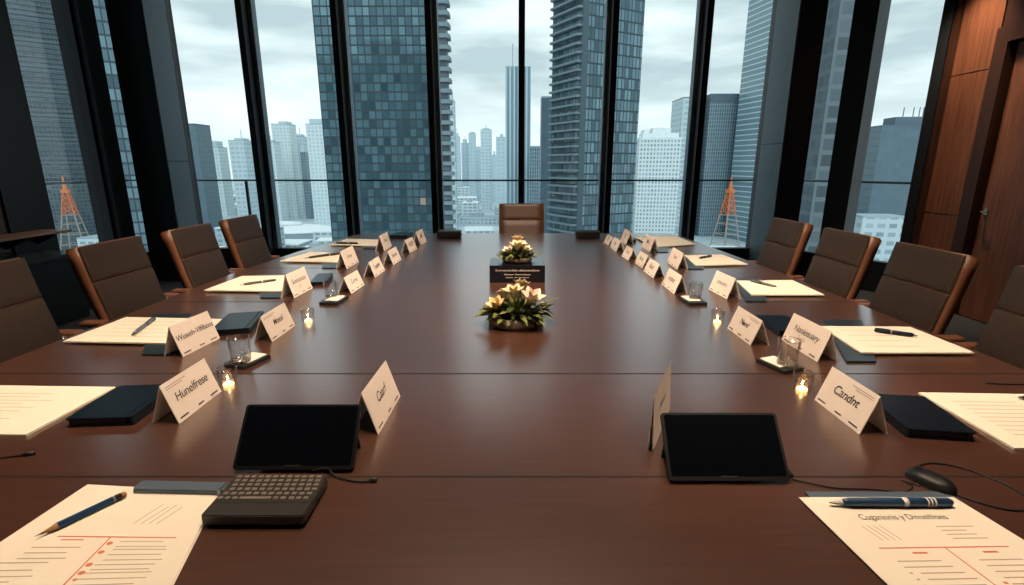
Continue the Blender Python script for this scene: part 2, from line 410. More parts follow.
# ------------------------------------------------------------------ chairs
def make_chair(label, loc, rz, lift=0, group='leather conference chairs around the table', W=.385, pad='panel', inset=.004):
    t = thing('conference_chair', label, 'chair', loc, rz, group)
    # reclined back: front face passes y=-.22 at z=.75 and y=-.30 at z=1.05 (local frame looks along +Y)
    tilt = math.atan2(.08, .30)
    base = Vector((0, -.155, .50-lift))
    mt = Matrix.Translation(base) @ Matrix.Rotation(tilt, 4, 'X')
    HT, TH = .575, .066
    # shell: tapered thickness slab
    bm = bmesh.new()
    vs = []
    n = 9
    for i in range(n):
        z = HT*i/(n-1)
        cur = .018*math.sin(math.pi*i/(n-1))                      # gentle hollow
        th = TH*(.75+.25*i/(n-1))
        row = []
        for x, y in ((-W/2, -cur*.5), (W/2, -cur*.5), (W/2, -cur*.5-th), (-W/2, -cur*.5-th)):
            row.append(bm.verts.new(mt @ Vector((x, y, z))))
        vs.append(row)
    for a, b in zip(vs, vs[1:]):
        for k in range(4): bm.faces.new((a[k], a[(k+1) % 4], b[(k+1) % 4], b[k]))
    bm.faces.new(vs[0][::-1]); bm.faces.new(vs[-1])
    bmesh.ops.recalc_face_normals(bm, faces=bm.faces)
    sharp = [e for e in bm.edges if e.calc_face_angle(0) > .8]
    bmesh.ops.bevel(bm, geom=sharp, offset=.008, segments=3, affect='EDGES')
    back = obj('backrest', bm, 'leather', t, smooth=True)
    # front pads, upper and lower, meeting at a stitched seam
    for z0, z1 in ((.012, .4045), (.4085, HT-.004)):
        bm = bmesh.new(); nx, nz = 12, 10; g = []; bw = .007
        ed = lambda k, n, a, b: a if k == 0 else b if k == n else a+bw*(.35 if k == 1 else 1) if k < 3 else b-bw*(.35 if k == n-1 else 1) if k > n-3 else a+bw+(b-a-2*bw)*(k-2)/(n-4)
        for j in range(nz+1):
            r = []
            for i in range(nx+1):
                x = ed(i, nx, -W/2+inset, W/2-inset); z = ed(j, nz, z0, z1)
                e = min((0, .5, 1)[min(i, nx-i, 2)], (0, .5, 1)[min(j, nz-j, 2)])
                y = .009*math.sqrt(e) - .009*math.sin(math.pi*z/HT) - .0005
                r.append(bm.verts.new(mt @ Vector((x, y, z))))
            g.append(r)
        for j in range(nz):
            for i in range(nx): bm.faces.new((g[j][i], g[j][i+1], g[j+1][i+1], g[j+1][i]))
        obj('back_pad', bm, pad, back, smooth=True)
    # seat
    bm = BX(-.22, .22, -.17, .27, .40-lift, .475-lift, bevel=.028, seg=3)
    seat = obj('seat', bm, 'leather', t, smooth=True)
    bm = BX(-.195, .195, -.14, .245, .462-lift, .486-lift, bevel=.01); obj('seat_pad', bm, 'panel', seat)
    # arms: chrome bracket plus slim leather pad
    for s in (-1, 1):
        pth = smoothpath([(s*.20, -.02, .40-lift), (s*.250, -.05, .44-lift), (s*.256, -.20, .62-lift), (s*.247, -.265, .715-lift)], 5)
        br = obj('armrest', tube(bmesh.new(), pth, .011, 8), 'chrome', t, smooth=True)
        bm = bmesh.new()
        m2 = Matrix.Translation((s*.247, -.255, .722-lift))
        box(bm, -.024, .024, -.045, .060, -.010, .012, m2, bevel=.009, seg=3)
        obj('arm_pad', bm, 'leather', br, smooth=True)
        obj('arm_joint', tube(bmesh.new(), [(s*.185, -.232, .705-lift), (s*.262, -.25, .712-lift)], .016, 10), 'chrome', br, smooth=True)
    # column and five-star base
    obj('gas_column', lathe(bmesh.new(), [(.05, .40-lift), (.05, .37-lift), (.028, .36-lift), (.028, .10), (.04, .085)], 16), 'chrome', t, smooth=True)
    for k in range(5):
        a = 2*math.pi*k/5+.3
        m3 = Matrix.Rotation(a, 4, 'Z')
        bm = bmesh.new(); vs = []
        for x, hw, z0, z1 in ((0, .028, .075, .11), (.265, .016, .06, .08)):
            vs.append([bm.verts.new(m3 @ Vector(p)) for p in ((x, -hw, z0), (x, hw, z0), (x, hw, z1), (x, -hw, z1))])
        for q in range(4): bm.faces.new((vs[0][q], vs[0][(q+1) % 4], vs[1][(q+1) % 4], vs[1][q]))
        bm.faces.new(vs[0][::-1]); bm.faces.new(vs[1])
        lg = obj('leg', bm, 'chrome', t)
        m4 = m3 @ Matrix.Translation((.25, .012, .03)) @ Matrix.Rotation(R(90), 4, 'X')
        obj('caster', lathe(bmesh.new(), [(.018, 0), (.03, .004), (.03, .02), (.018, .024)], 14, m4), 'blkplastic', lg)
        obj('caster_stem', tube(bmesh.new(), [m3 @ Vector((.25, 0, .03)), m3 @ Vector((.25, 0, .065))], .008, 8), 'chrome', lg)
    return t
GL, WD = 'glass-wall side', 'wood-panel side'
chair0 = make_chair('brown leather conference chair nearest the viewer on the table\'s left side', (-1.60, 1.755, 0), R(-90))
dup(chair0, (-1.60, 2.385, 0), R(-90), 'brown leather conference chair second from the near end, left of the table')
dup(chair0, (-1.58, 2.975, 0), R(-90), 'brown leather conference chair third from the near end, left of the table')
dup(chair0, (-1.58, 3.545, 0), R(-91), 'brown leather conference chair furthest from the viewer on the table\'s left side')
dup(chair0, (1.51, 1.60, 0), R(90), 'brown leather conference chair nearest the viewer on the wood-panel side, at the frame edge')
dup(chair0, (1.51, 2.18, 0), R(90), 'brown leather conference chair in front of the wood wall panel, second on its side')
dup(chair0, (1.51, 2.735, 0), R(91), 'brown leather conference chair third from the near end, right of the table')
dup(chair0, (1.51, 3.33, 0), R(91), 'brown leather conference chair furthest from the viewer on the table\'s right side')
make_chair('brown leather chair alone at the far head of the table before the city', (.10, 5.05, 0), R(180), .04, W=.47, pad='padred', inset=.028)

# ------------------------------------------------------------------ name cards
def name_card(label, x, y, yaw, side, text, sub=None, L=.20, h=.105, d=.072, size=.045, marks=True, group='folded name cards along the table', tx=0, shear=.18, fine=True):
    """x,y: near end of the front foot; side -1 = left row (face looks +X), +1 = right row"""
    dr = Vector((math.sin(R(yaw)), math.cos(R(yaw)), 0))
    fn = Vector((dr.y, -dr.x, 0)) * (1 if side < 0 else -1)       # face normal, towards the middle of the table
    c = Vector((x, y, TZ)) + dr*L/2 - fn*d/2
    rz = math.atan2(fn.y, fn.x)
    t = thing('name_card', label, 'name card', c, rz, group)
    th = .0022
    def leaf(s):
        bm = bmesh.new()
        pts = [(s*d/2, 0), (0, h), (0, h-.006), (s*(d/2-th*1.3), 0)]
        a = [bm.verts.new((px, -L/2, pz)) for px, pz in pts]; b = [bm.verts.new((px, L/2, pz)) for px, pz in pts]
        for i in range(4): bm.faces.new((a[i], a[(i+1) % 4], b[(i+1) % 4], b[i]))
        bm.faces.new(a[::-1]); bm.faces.new(b)
        return bm
    fr = obj('front_leaf', leaf(1), 'card', t)
    obj('rear_leaf', leaf(-1), 'card', t)
    sl = math.hypot(d/2, h); up = Vector((-d/2/sl, 0, h/sl)); nn = Vector((h/sl, 0, d/2/sl))
    F = lambda u, v: Vector((d/2, u, 0)) + up*v + nn*.0008         # u along the card, v up the slope
    def put(bm, u, v):
        for vt in bm.verts: vt.co = F(u+vt.co.x, v+vt.co.y)
        return bm
    if text: obj('printed_name', put(text_mesh(text, size, shear, space=.94), tx, sl*(.56 if not sub else .60)), 'ink', fr)
    if sub: obj('printed_line', put(text_mesh(sub, size*.62, shear), tx-.012, sl*.36), 'greyink', fr)
    if fine:
        q = []
        for u, w in ((-L*.36, .034), (L*.02, .026), (L*.34, .034)):
            q.append([(u-w/2, .008), (u+w/2, .008), (u+w/2, .012), (u-w/2, .012)])
        obj('printed_footer', strips(q, F), 'ink', fr)
    if marks:
        q = [[(-L*.44, sl-.014), (-L*.02, sl-.014), (-L*.02, sl-.0115), (-L*.44, sl-.0115)], [(-L*.44, sl-.020), (-L*.10, sl-.020), (-L*.10, sl-.0175), (-L*.44, sl-.0175)]]
        if side > 0: q = [[(-u, v) for u, v in s][::-1] for s in q]
        obj('printed_header', strips(q, F), 'greyink', fr)
    return t
nc = name_card
nc('white folded name card reading Hunelfrese beside the closed navy notebook', -.862, 1.190, 0, -1, 'Hunelfrese', L=.195, size=.034)
nc('white folded name card reading Wuseth-Vlfilbons in front of the cream writing pad', -1.150, 1.662, 5, -1, 'Wuseth-Vlfilbons', L=.20, h=.11, size=.029, marks=False)
nc('white folded name card reading Moeali behind the water glass, inner left row', -.909, 1.817, .5, -1, 'Moeali', L=.205, h=.10, size=.032)
nc('folded name card reading Suoouosso with round mark, third in the outer left row', -1.100, 2.474, 3.7, -1, 'Suoouosso', 'gp', L=.21, h=.12, size=.036, marks=False)
nc('small folded name card reading Corast behind the further water glass, left row', -.838, 2.562, 3, -1, 'Corast', L=.205, h=.085, size=.034, marks=False, fine=True)
nc('folded name card before the fourth writing pad, outer left row', -1.067, 3.212, 1, -1, 'Ereser', L=.245, h=.115, size=.036, marks=False)
nc('folded name card reading Oeoliom, third in the inner left row', -.817, 2.959, 1.5, -1, 'Oeoliom', L=.21, h=.092, size=.036, marks=False)
nc('folded name card at the far end of the outer left row', -.999, 3.93, 0, -1, 'Ansel', L=.25, h=.117, size=.036, marks=False)
nc('folded name card reading Eeonom, fourth in the inner left row', -.797, 3.347, 3, -1, 'Eeonom', L=.205, h=.094, size=.038, marks=False)
nc('folded name card with one dark word, second last in the inner left row', -.780, 3.828, 6, -1, 'HON', L=.195, h=.098, size=.05, marks=False)
nc('folded name card with one dark word, last of the inner left row', -.770, 4.229, 6, -1, 'ME', L=.20, h=.112, size=.05, marks=False)
nc('large white folded name card reading Caarf beside the left black tablet', -.332, 1.136, 2, -1, 'Caarf', L=.217, h=.112, size=.036, marks=False, tx=-.005)
nc('white folded name card reading Candnt beside a navy notebook, on the right', .865, 1.137, 0, 1, 'Candnt', L=.192, h=.102, size=.036)
nc('white folded name card reading Naniosuary above Trabs, behind a water glass', 1.040, 1.615, -1.8, 1, 'Naniosuary', 'Trabs', L=.225, h=.108, size=.034, marks=False)
nc('white folded name card reading Narel beside a lit tealight, inner right row', .886, 1.778, 0, 1, 'Narel', L=.207, h=.096, size=.033)
nc('folded name card reading onouno with a small mark, third in outer right row', 1.077, 2.454, -4, 1, 'onouno', None, L=.205, h=.105, size=.034, marks=False)
nc('folded name card reading nrabett behind the further water glass, right row', .843, 2.556, 0, 1, 'nrabett', L=.22, h=.096, size=.036, marks=False)
nc('folded name card before the fourth writing pad, outer right row', 1.063, 3.199, 2, 1, 'Gent', L=.25, h=.105, size=.036, marks=False)
nc('folded name card reading Bauel, third in the inner right row', .839, 2.942, -1, 1, 'Bauel', L=.215, h=.085, size=.038, marks=False)
nc('folded name card, fourth in the inner right row', .849, 3.245, -2, 1, 'Horet', L=.185, h=.083, size=.036, marks=False)
nc('folded name card before the far writing pad, outer right row', 1.068, 3.888, -2, 1, 'Mel', L=.235, h=.108, size=.045, marks=False)
nc('folded name card, fifth in the inner right row', .817, 3.510, -2, 1, 'Sorel', L=.19, h=.08, size=.036, marks=False)
nc('tall folded name card, furthest of the outer right row', .956, 4.229, 0, 1, 'SE', L=.23, h=.112, size=.05, marks=False)
nc('folded name card, second last in the inner right row', .805, 3.888, -1, 1, 'Tore', L=.24, h=.085, size=.036, marks=False)
nc('smallest folded name card at the far end of the inner right row', .807, 4.22, -3, 1, 'IL', L=.165, h=.07, marks=False)
nc('white folded name card standing edge-on behind the right black tablet', .331, 1.060, 26, -1, 'Horeant', L=.235, h=.14, d=.014, size=.026, marks=False, fine=False)

# ------------------------------------------------------------------ papers and folders
def quad_sheet(bm, q, z0, z1):
    """closed sheet from four corners (tl, tr, br, bl)"""
    return prism(bm, [q[3], q[2], q[1], q[0]], z0, z1)
def bil(q, z):
    tl, tr, br, bl = [Vector(p) for p in q]
    return lambda u, v: Vector((*((tl*(1-u)+tr*u)*v + (bl*(1-u)+br*u)*(1-v)), z))
def inflate(q, a, dx=0, dy=0):
    c = sum((Vector(p) for p in q), Vector((0, 0)))/4
    return [((p[0]-c.x)*a+c.x+dx, (p[1]-c.y)*a+c.y+dy) for p in q]
def writing_pad(label, flabel, q, fq=None, faint=6, k=.978):
    q = [(x*k, y*k) for x, y in q]
    if flabel:
        fo = tag(obj('document_folder', quad_sheet(bmesh.new(), fq, TZ+.001, TZ+.007), 'navyfold'), flabel, 'folder', 'thin navy folders under the writing pads')
        z = TZ+.0085
    else: z = TZ+.001
    t = thing('writing_pad', label, 'notepad', (0, 0, 0), 0, 'cream writing pads at the seats')
    p = obj('paper_stack', quad_sheet(bmesh.new(), q, z, z+.006), 'paper', t)
    f = bil(q, z+.0066); s = []
    for i in range(faint):
        v = .80-.6*i/max(faint-1, 1)
        u1 = random.uniform(.55, .85)
        s.append([(.14, v), (u1, v), (u1, v+.014), (.14, v+.014)])
    if faint: obj('lettering', strips(s, f), MT['faint'], p)
    return t
def strip_q(xf, yf, xn, yn, s, wf=.17, wn=.10):
    a = [(xf+s*wf, yf), (xf, yf), (xn, yn), (xn+s*wn, yn)]
    return a if s < 0 else [a[1], a[0], a[3], a[2]]
MT['faint'] = principled('faint_print', (.62, .52, .40, 1), .9)
wp = writing_pad
wp('cream paper pad at the near left seat, cut by the frame edge', None, [(-1.62, 1.445), (-1.214, 1.432), (-1.225, 1.150), (-1.64, 1.155)], None, 9)
wp('cream pad with a silver pen behind the Wuseth-Vlfilbons card', 'thin navy folder under the pad beside the Wuseth-Vlfilbons card', [(-1.706, 2.143), (-1.244, 2.113), (-1.21, 1.80), (-1.715, 1.828)], strip_q(-1.434, 2.175, -1.20, 1.672, -1), 5)
wp('cream pad with a dark pen behind the Suoouosso card', 'thin navy folder under the pad beside the Suoouosso card', [(-1.636, 2.998), (-1.388, 3.02), (-1.215, 2.625), (-1.657, 2.643)], strip_q(-1.38, 3.01, -1.165, 2.46, -1), 0)
wp('cream pad third along the left table edge, pen lying over its near side', 'thin navy folder under the fourth pad, left table edge', [(-1.563, 3.874), (-1.28, 3.83), (-1.18, 3.46), (-1.632, 3.506)], strip_q(-1.27, 3.80, -1.13, 3.22, -1), 0)
wp('cream pad at the far end of the left table edge', 'thin navy folder under the furthest pad, left table edge', [(-1.509, 4.60), (-1.15, 4.56), (-1.13, 4.20), (-1.547, 4.26)], strip_q(-1.2, 4.5, -1.09, 4.0, -1), 0)
wp('cream paper pad at the near right seat, cut by the frame edge', None, [(1.214, 1.394), (1.60, 1.380), (1.58, 1.072), (1.206, 1.087)], None, 9)
wp('large cream pad with a dark pen behind the Naniosuary card', 'thin navy folder under the large pad beside the Naniosuary card', [(1.287, 2.014), (1.655, 2.007), (1.658, 1.706), (1.252, 1.706)], strip_q(1.331, 2.075, 1.135, 1.606, 1), 4)
wp('cream pad with a silver pen behind the onouno card', 'thin navy folder under the pad beside the onouno card', [(1.306, 2.869), (1.64, 2.888), (1.622, 2.545), (1.246, 2.545)], strip_q(1.29, 2.89, 1.145, 2.39, 1), 0)
wp('cream pad third along the right table edge with a small pen', 'thin navy folder under the fourth pad, right table edge', [(1.290, 3.739), (1.580, 3.761), (1.604, 3.383), (1.235, 3.347)], strip_q(1.28, 3.72, 1.13, 3.19, 1), 0)
wp('pale pad at the far end of the right table edge', 'thin navy folder under the furthest pad, right table edge', [(1.149, 4.75), (1.56, 4.77), (1.57, 4.285), (1.186, 4.148)], strip_q(1.2, 4.4, 1.10, 3.84, 1), 0)

# agendas (printed sheets)
def lines_block(s, u0, u1, v0, n, dv, h=.008, jit=.25):
    h *= .8
    for i in range(n):
        v = v0-i*dv; w = (u1-u0)*random.uniform(1-jit, 1)
        s.append([(u0, v), (u0+w, v), (u0+w, v+h), (u0, v+h)])
def text_blocks(s, f, p):
    g = {}
    for q in s:
        u, v = q[0]; g.setdefault((v > .62, u < .5, v < .2 and u < .3), []).append(q)
    for q in g.values(): obj('text_block', strips(q, f), 'greyink', p)
def text_on(f, s, size, u, v, w, hgt):
    bm = text_mesh(s, 1, .12)
    xs = [p.co.x for p in bm.verts]; a, b = min(xs), max(xs)
    for p in bm.verts: p.co = f(u + (p.co.x-(a+b)/2)/(b-a)*w, v + p.co.y*hgt)
    return bm
# left agenda
qL = [(-.888, .929), (-.600, .905), (-.520, .575), (-.930, .545)]
ag = thing('printed_agenda', 'printed paper agenda with red rules and dots under the blue pencil', 'paper')
q2 = [(x+.006, y-.012) for x, y in qL]
obj('under_sheet', quad_sheet(bmesh.new(), q2, TZ+.0005, TZ+.0015), 'paper', ag)
p = obj('top_sheet', quad_sheet(bmesh.new(), qL, TZ+.002, TZ+.003), 'paper', ag)
f = bil(qL, TZ+.0034)
s = []
for i in range(4):
    u0 = .60+.045*i; s.append([(u0, .70), (u0+.006, .70), (u0+.085, .86-.02*(i % 2)), (u0+.079, .86-.02*(i % 2))])
lines_block(s, .20, .46, .525, 3, .035, .008); lines_block(s, .10, .42, .43, 2, .045, .008, .4); lines_block(s, .14, .44, .35, 2, .03, .007, .5); lines_block(s, .07, .2, .16, 1, .03, .008)
lines_block(s, .62, .90, .565, 2, .035, .006); lines_block(s, .62, .93, .51, 3, .035, .007); lines_block(s, .60, .92, .41, 2, .03, .007); lines_block(s, .58, .90, .36, 5, .035, .007); lines_block(s, .60, .9, .15, 3, .035, .007)
text_blocks(s, f, p)
s = [[(.26, .598), (.90, .592), (.90, .600), (.26, .606)], [(.545, .60), (.553, .60), (.553, .05), (.545, .05)]]
s.append([(.30, .575), (.42, .575), (.42, .583), (.30, .583)])
for k, v in enumerate((.555, .495, .415, .365, .325)):
    c = (.575, v); r = .016 if k != 4 else .010
    s.append([(c[0]+r*1.0*math.cos(a*math.pi/5), c[1]+r*.8*math.sin(a*math.pi/5)) for a in range(10)])
obj('printed_red_marks', strips(s, f), 'redink', p)
# right agenda
qR = [(.574, .884), (.886, .884), (.950, .55), (.610, .535)]
fo = tag(obj('document_folder', quad_sheet(bmesh.new(), [(.598, .904), (.890, .904), (.905, .72), (.605, .72)], TZ+.0005, TZ+.0035), 'steelblue'), 'steel-blue folder edge showing behind the blue pen on the right agenda', 'folder')
ag = thing('printed_agenda', 'printed paper agenda headed Cuganisnis y Dinustlioes under the blue pen', 'paper')
p = obj('top_sheet', quad_sheet(bmesh.new(), qR, TZ+.004, TZ+.005), 'paper', ag)
f = bil(qR, TZ+.0054)
obj('printed_title', text_on(f, 'Cuganisnis y Dinustlioes', 1, .50, .825, .52, .062), 'ink', p)
s = []
for i in range(4):
    u0 = .19+.035*i; s.append([(u0, .76), (u0+.006, .76), (u0+.035, .65), (u0+.029, .65)])
lines_block(s, .62, .84, .745, 4, .03, .008, .4)
lines_block(s, .17, .46, .505, 2, .037, .009); lines_block(s, .22, .48, .43, 9, .037, .009, .15)
lines_block(s, .60, .86, .505, 9, .037, .009, .2)
for i in range(6): s.append([(.165, .43-.037*i), (.18, .43-.037*i), (.18, .44-.037*i), (.165, .44-.037*i)])
text_blocks(s, f, p)
s = [[(.15, .592), (.86, .592), (.86, .600), (.15, .600)], [(.505, .592), (.513, .592), (.513, .04), (.505, .04)], [(.30, .555), (.38, .555), (.38, .567), (.30, .567)], [(.68, .555), (.76, .555), (.76, .567), (.68, .567)], [(.565, .36), (.585, .36), (.585, .375), (.565, .375)]]
obj('printed_red_marks', strips(s, f), 'redink', p)

# ------------------------------------------------------------------ pens
def rod(bm, prof, a, b, n=12):
    """lathe profile (r, 0..1) laid from point a to b"""
    a, b = Vector(a), Vector(b); d = b-a
    m = Matrix.Translation(a) @ d.to_track_quat('Z', 'Y').to_matrix().to_4x4()
    return lathe(bm, [(r, z*d.length) for r, z in prof], n, m)
def pen(label, a, b, z, body='gunmetal', r=.0055, trim='silver', k=.978, clip=True):
    a = Vector((a[0]*k, a[1]*k, z+r)); b = Vector((b[0]*k, b[1]*k, z+r))
    t = thing('pen', label, 'pen', (0, 0, 0))
    obj('barrel', rod(bmesh.new(), [(r*.7, .10), (r, .16), (r, .58), (r*.98, .60)], a, b), body, t, smooth=True)
    obj('cap', rod(bmesh.new(), [(r*1.02, .62), (r*1.05, .64), (r*1.0, .97), (r*.6, 1.0)], a, b), body, t, smooth=True)
    obj('ring', rod(bmesh.new(), [(r*1.06, .59), (r*1.06, .63)], a, b), trim, t, smooth=True)
    obj('tip', rod(bmesh.new(), [(r*.12, .0), (r*.35, .02), (r*.72, .11)], a, b), trim, t, smooth=True)
    d = b-a; u = Vector((0, 0, r*1.15))
    if clip: obj('clip', tube(bmesh.new(), [a+d*.66+u, a+d*.92+u], .0012, 6), trim, t)
    return t
pz = TZ+.015
pen('silver and black pen on the pad behind the Wuseth-Vlfilbons card', (-1.484, 1.874), (-1.548, 2.098), pz, 'silver', .0075, 'gunmetal')
pen('dark pen with silver end on the pad behind the Suoouosso card', (-1.512, 2.736), (-1.368, 2.861), pz, 'gunmetal', .007)
pen('long dark pen across the third pad along the left table edge', (-1.481, 3.56), (-1.27, 3.79), pz, 'gunmetal', .008)
pen('dark pen on the furthest pad, left table edge', (-1.52, 4.30), (-1.31, 4.27), pz, 'gunmetal', .008)
pen('dark navy pen with silver ring on the pad behind the Naniosuary card', (1.575, 1.863), (1.456, 1.935), pz, 'navy', .0085)
pen('silver pen on the pad behind the onouno card', (1.447, 2.689), (1.374, 2.835), pz, 'silver', .0075, 'gunmetal')
pen('short dark pen on the third pad along the right table edge', (1.33, 3.56), (1.46, 3.66), pz, 'gunmetal', .008)
pen('dark pen with silver tip at the near right pad, by the frame edge', (1.463, 1.345), (1.56, 1.315), TZ+.0075, 'gunmetal', .007)
pen('thick blue pen with white rings lying across the top of the right agenda', (.618, .856), (.856, .856), TZ+.0056, 'penblue', .0085, 'napkin', 1, False)
t = bpy.data.objects['pen.008'] if 'pen.008' in bpy.data.objects else None
if t:
    for u in (.78, .81, .84):
        A, B = Vector((.618, .856, TZ+.0056+.0085)), Vector((.856, .856, TZ+.0056+.0085))
        obj('white_ring', rod(bmesh.new(), [(.0091, u), (.0091, u+.014)], A, B), 'napkin', t, smooth=True)
# pencil
A, B = Vector((-.848, .766, TZ+.0035+.007)), Vector((-.776, .888, TZ+.0035+.007)); rr = .0062
t = thing('pencil', 'dark blue sharpened pencil with eraser lying on the left agenda', 'pencil')
obj('barrel', rod(bmesh.new(), [(rr, .22), (rr, .86)], A, B, 6), 'penblue', t)
obj('wood_tip', rod(bmesh.new(), [(rr*.3, .08), (rr*.98, .23)], A, B, 12), 'pencilwood', t, smooth=True)
obj('lead', rod(bmesh.new(), [(rr*.05, .0), (rr*.32, .085)], A, B, 10), 'graphite', t, smooth=True)
obj('ferrule', rod(bmesh.new(), [(rr*1.04, .84), (rr*1.04, .865)], A, B, 12), 'silver', t, smooth=True)
obj('collar', rod(bmesh.new(), [(rr*1.0, .865), (rr*1.0, .94)], A, B, 12), 'blkplastic', t, smooth=True)
obj('eraser', rod(bmesh.new(), [(rr*.9, .94), (rr*.9, .985), (rr*.6, 1.0)], A, B, 12), 'pencilwood', t, smooth=True)
# slim case above the left agenda
t = thing('pencil_case', 'slim steel-blue metal case lying above the left agenda', 'case', (-.672, .910, TZ+.0035), R(-2))
obj('case_body', prism(bmesh.new(), rrect(.20, .030, .006), 0, .006), 'steelblue', t)
obj('case_lid', prism(bmesh.new(), rrect(.198, .028, .006), .0065, .010), 'steelblue', t)
obj('end_clip', BX(.078, .084, -.0155, .0155, .0, .0112), 'silver', t)

# ------------------------------------------------------------------ navy notebooks
def notebook(label, c, w, d, rz, h=.018, z=TZ, group='closed navy notebooks on the table'):
    t = thing('notebook', label, 'notebook', (c[0], c[1], z), R(rz), group)
    obj('back_cover', prism(bmesh.new(), rrect(w, d, .008), 0, .003), 'navy', t)
    obj('page_block', prism(bmesh.new(), rrect(w-.008, d-.008, .005), .003, h-.004), 'blkplastic', t)
    bm = prism(bmesh.new(), rrect(w, d, .008), h-.004, h)
    es = [e for e in bm.edges if all(v.co.z > h-.0005 for v in e.verts)]
    bmesh.ops.bevel(bm, geom=es, offset=.0012, segments=2, affect='EDGES')
    obj('front_cover', bm, 'navy', t)
    obj('elastic_band', BX(w*.36, w*.36+.004, -d/2-.0008, d/2+.0008, .001, h+.0012), 'blkplastic', t)
    return t
notebook('closed navy notebook between the near left pad and the Hunelfrese card', (-1.065, 1.278), .165, .205, 4, .024)
notebook('closed navy notebook behind the Wuseth-Vlfilbons card', (-1.14, 2.02), .145, .25, 13, .024)
notebook('closed navy notebook behind the Suoouosso card', (-1.10, 2.86), .09, .24, 10, .022)
notebook('closed navy notebook beside the Candnt card, right of the table', (1.062, 1.212), .155, .205, -8, .024)
notebook('closed navy notebook between the Narel and Naniosuary cards', (1.115, 1.985), .13, .215, -2, .024)
notebook('dark notebook beside the last cards of the left rows', (-1.03, 4.72), .17, .22, -5, .03)
notebook('dark notebook behind the tall far card of the right row', (1.04, 4.52), .09, .28, 0, .024)

# ------------------------------------------------------------------ tablets and keyboard
def tablet(label, c, w, rz, H=.142, lean=40):
    t = thing('tablet', label, 'tablet', (c[0], c[1], TZ), R(rz))
    m = Matrix.Translation((0, 0, .0095)) @ Matrix.Rotation(R(90-lean), 4, 'X')    # local: x width, y up the screen, z out of the screen
    th = .010
    bm = prism(bmesh.new(), rrect(w, H, .007, 4, 0, H/2), -th, 0, m)
    body = obj('tablet_body', bm, 'tabbody', t)
    obj('screen', prism(bmesh.new(), rrect(w-.012, H-.014, .004, 3, 0, H/2+.002), .0002, .0009, m), 'screen', body)
    f = lambda u, v: m @ Vector((u, v, .0014))
    obj('printed_mark', strips([[(-.018+i*.006, .0065), (-.018+i*.006+.0045, .0065), (-.018+i*.006+.0045, .0092), (-.018+i*.006, .0092)] for i in range(6)], f), 'gunmetal', body)
    # folding stand behind
    top = m @ Vector((0, H*.72, -th)); y1 = top.y + .025
    bm = bmesh.new(); hw = w/2-.012
    v = [bm.verts.new(p) for p in ((-hw, top.y, top.z), (hw, top.y, top.z), (hw, y1, .001), (-hw, y1, .001), (-hw, top.y+.004, top.z+.002), (hw, top.y+.004, top.z+.002), (hw, y1+.004, .001), (-hw, y1+.004, .001))]
    for q in ((0, 1, 2, 3), (7, 6, 5, 4), (0, 4, 5, 1), (1, 5, 6, 2), (2, 6, 7, 3), (3, 7, 4, 0)): bm.faces.new([v[i] for i in q])
    obj('stand', bm, 'blkplastic', t)
    return t
tl = tablet('black tablet on its stand behind the small keyboard', (-.477, .972), .262, 0)
P3 = lambda L, z: [(x, y, z) for x, y in L]
pth = smoothpath([(-.436, .972, TZ+.006), (-.401, .973, TZ+.012), (-.385, .960, TZ+.005), (-.368, .950, TZ+.003), (-.325, .938, TZ+.003), (-.300, .941, TZ+.003)], 5)
loc = Vector((-.477, .972, TZ))
cd = obj('cord', tube(bmesh.new(), [p-loc for p in pth], .0018, 6), 'blkplastic', tl, smooth=True)
obj('plug', rod(bmesh.new(), [(.003, 0), (.0045, .2), (.0045, .9), (.003, 1)], Vector((-.302, .941, TZ+.0045))-loc, Vector((-.285, .944, TZ+.0045))-loc), 'blkplastic', cd, smooth=True)
tr = tablet('black tablet on its stand in front of the edge-on name card', (.457, .932), .254, 0)

kb = thing('keyboard', 'small dark grey keyboard in front of the left black tablet', 'keyboard', (-.477, .862, TZ), R(0))
bm = prism(bmesh.new(), rrect(.190, .128, .008), .010, .028)
es = [e for e in bm.edges if all(v.co.z > .0275 for v in e.verts)]
bmesh.ops.bevel(bm, geom=es, offset=.002, segments=2, affect='EDGES')
kbody = obj('keyboard_body', bm, 'keybody', kb)
for sx in (-.08, .08):
    for sy in (-.05, .05): obj('foot', BX(sx-.008, sx+.008, sy-.006, sy+.006, 0, .0102), 'blkplastic', kb)
rows = 6
for r_ in range(rows):
    y = .056-.0138*r_; n = 12
    if r_ == 5:
        xs = [(-.085, .012), (-.071, .012), (-.057, .012), (-.018, .062), (.022, .012), (.036, .012), (.052, .012), (.066, .012), (.080, .012)]
    else:
        off = (0, .003, .005, .007, .002)[r_]
        xs = [(-.0835+off+i*.0148, .0122) for i in range(n)]
    for x, w in xs:
        if x+w/2 > .0925: continue
        bm = BX(x-w/2+.0012, x+w/2-.0012, y-.0043, y+.0043, .028, .0300, bevel=.0008, seg=1)
        obj('key', bm, 'key', kb)
obj('palm_rest_line', BX(-.09, .09, -.0265, -.0258, .0279, .0284), 'blkplastic', kb)

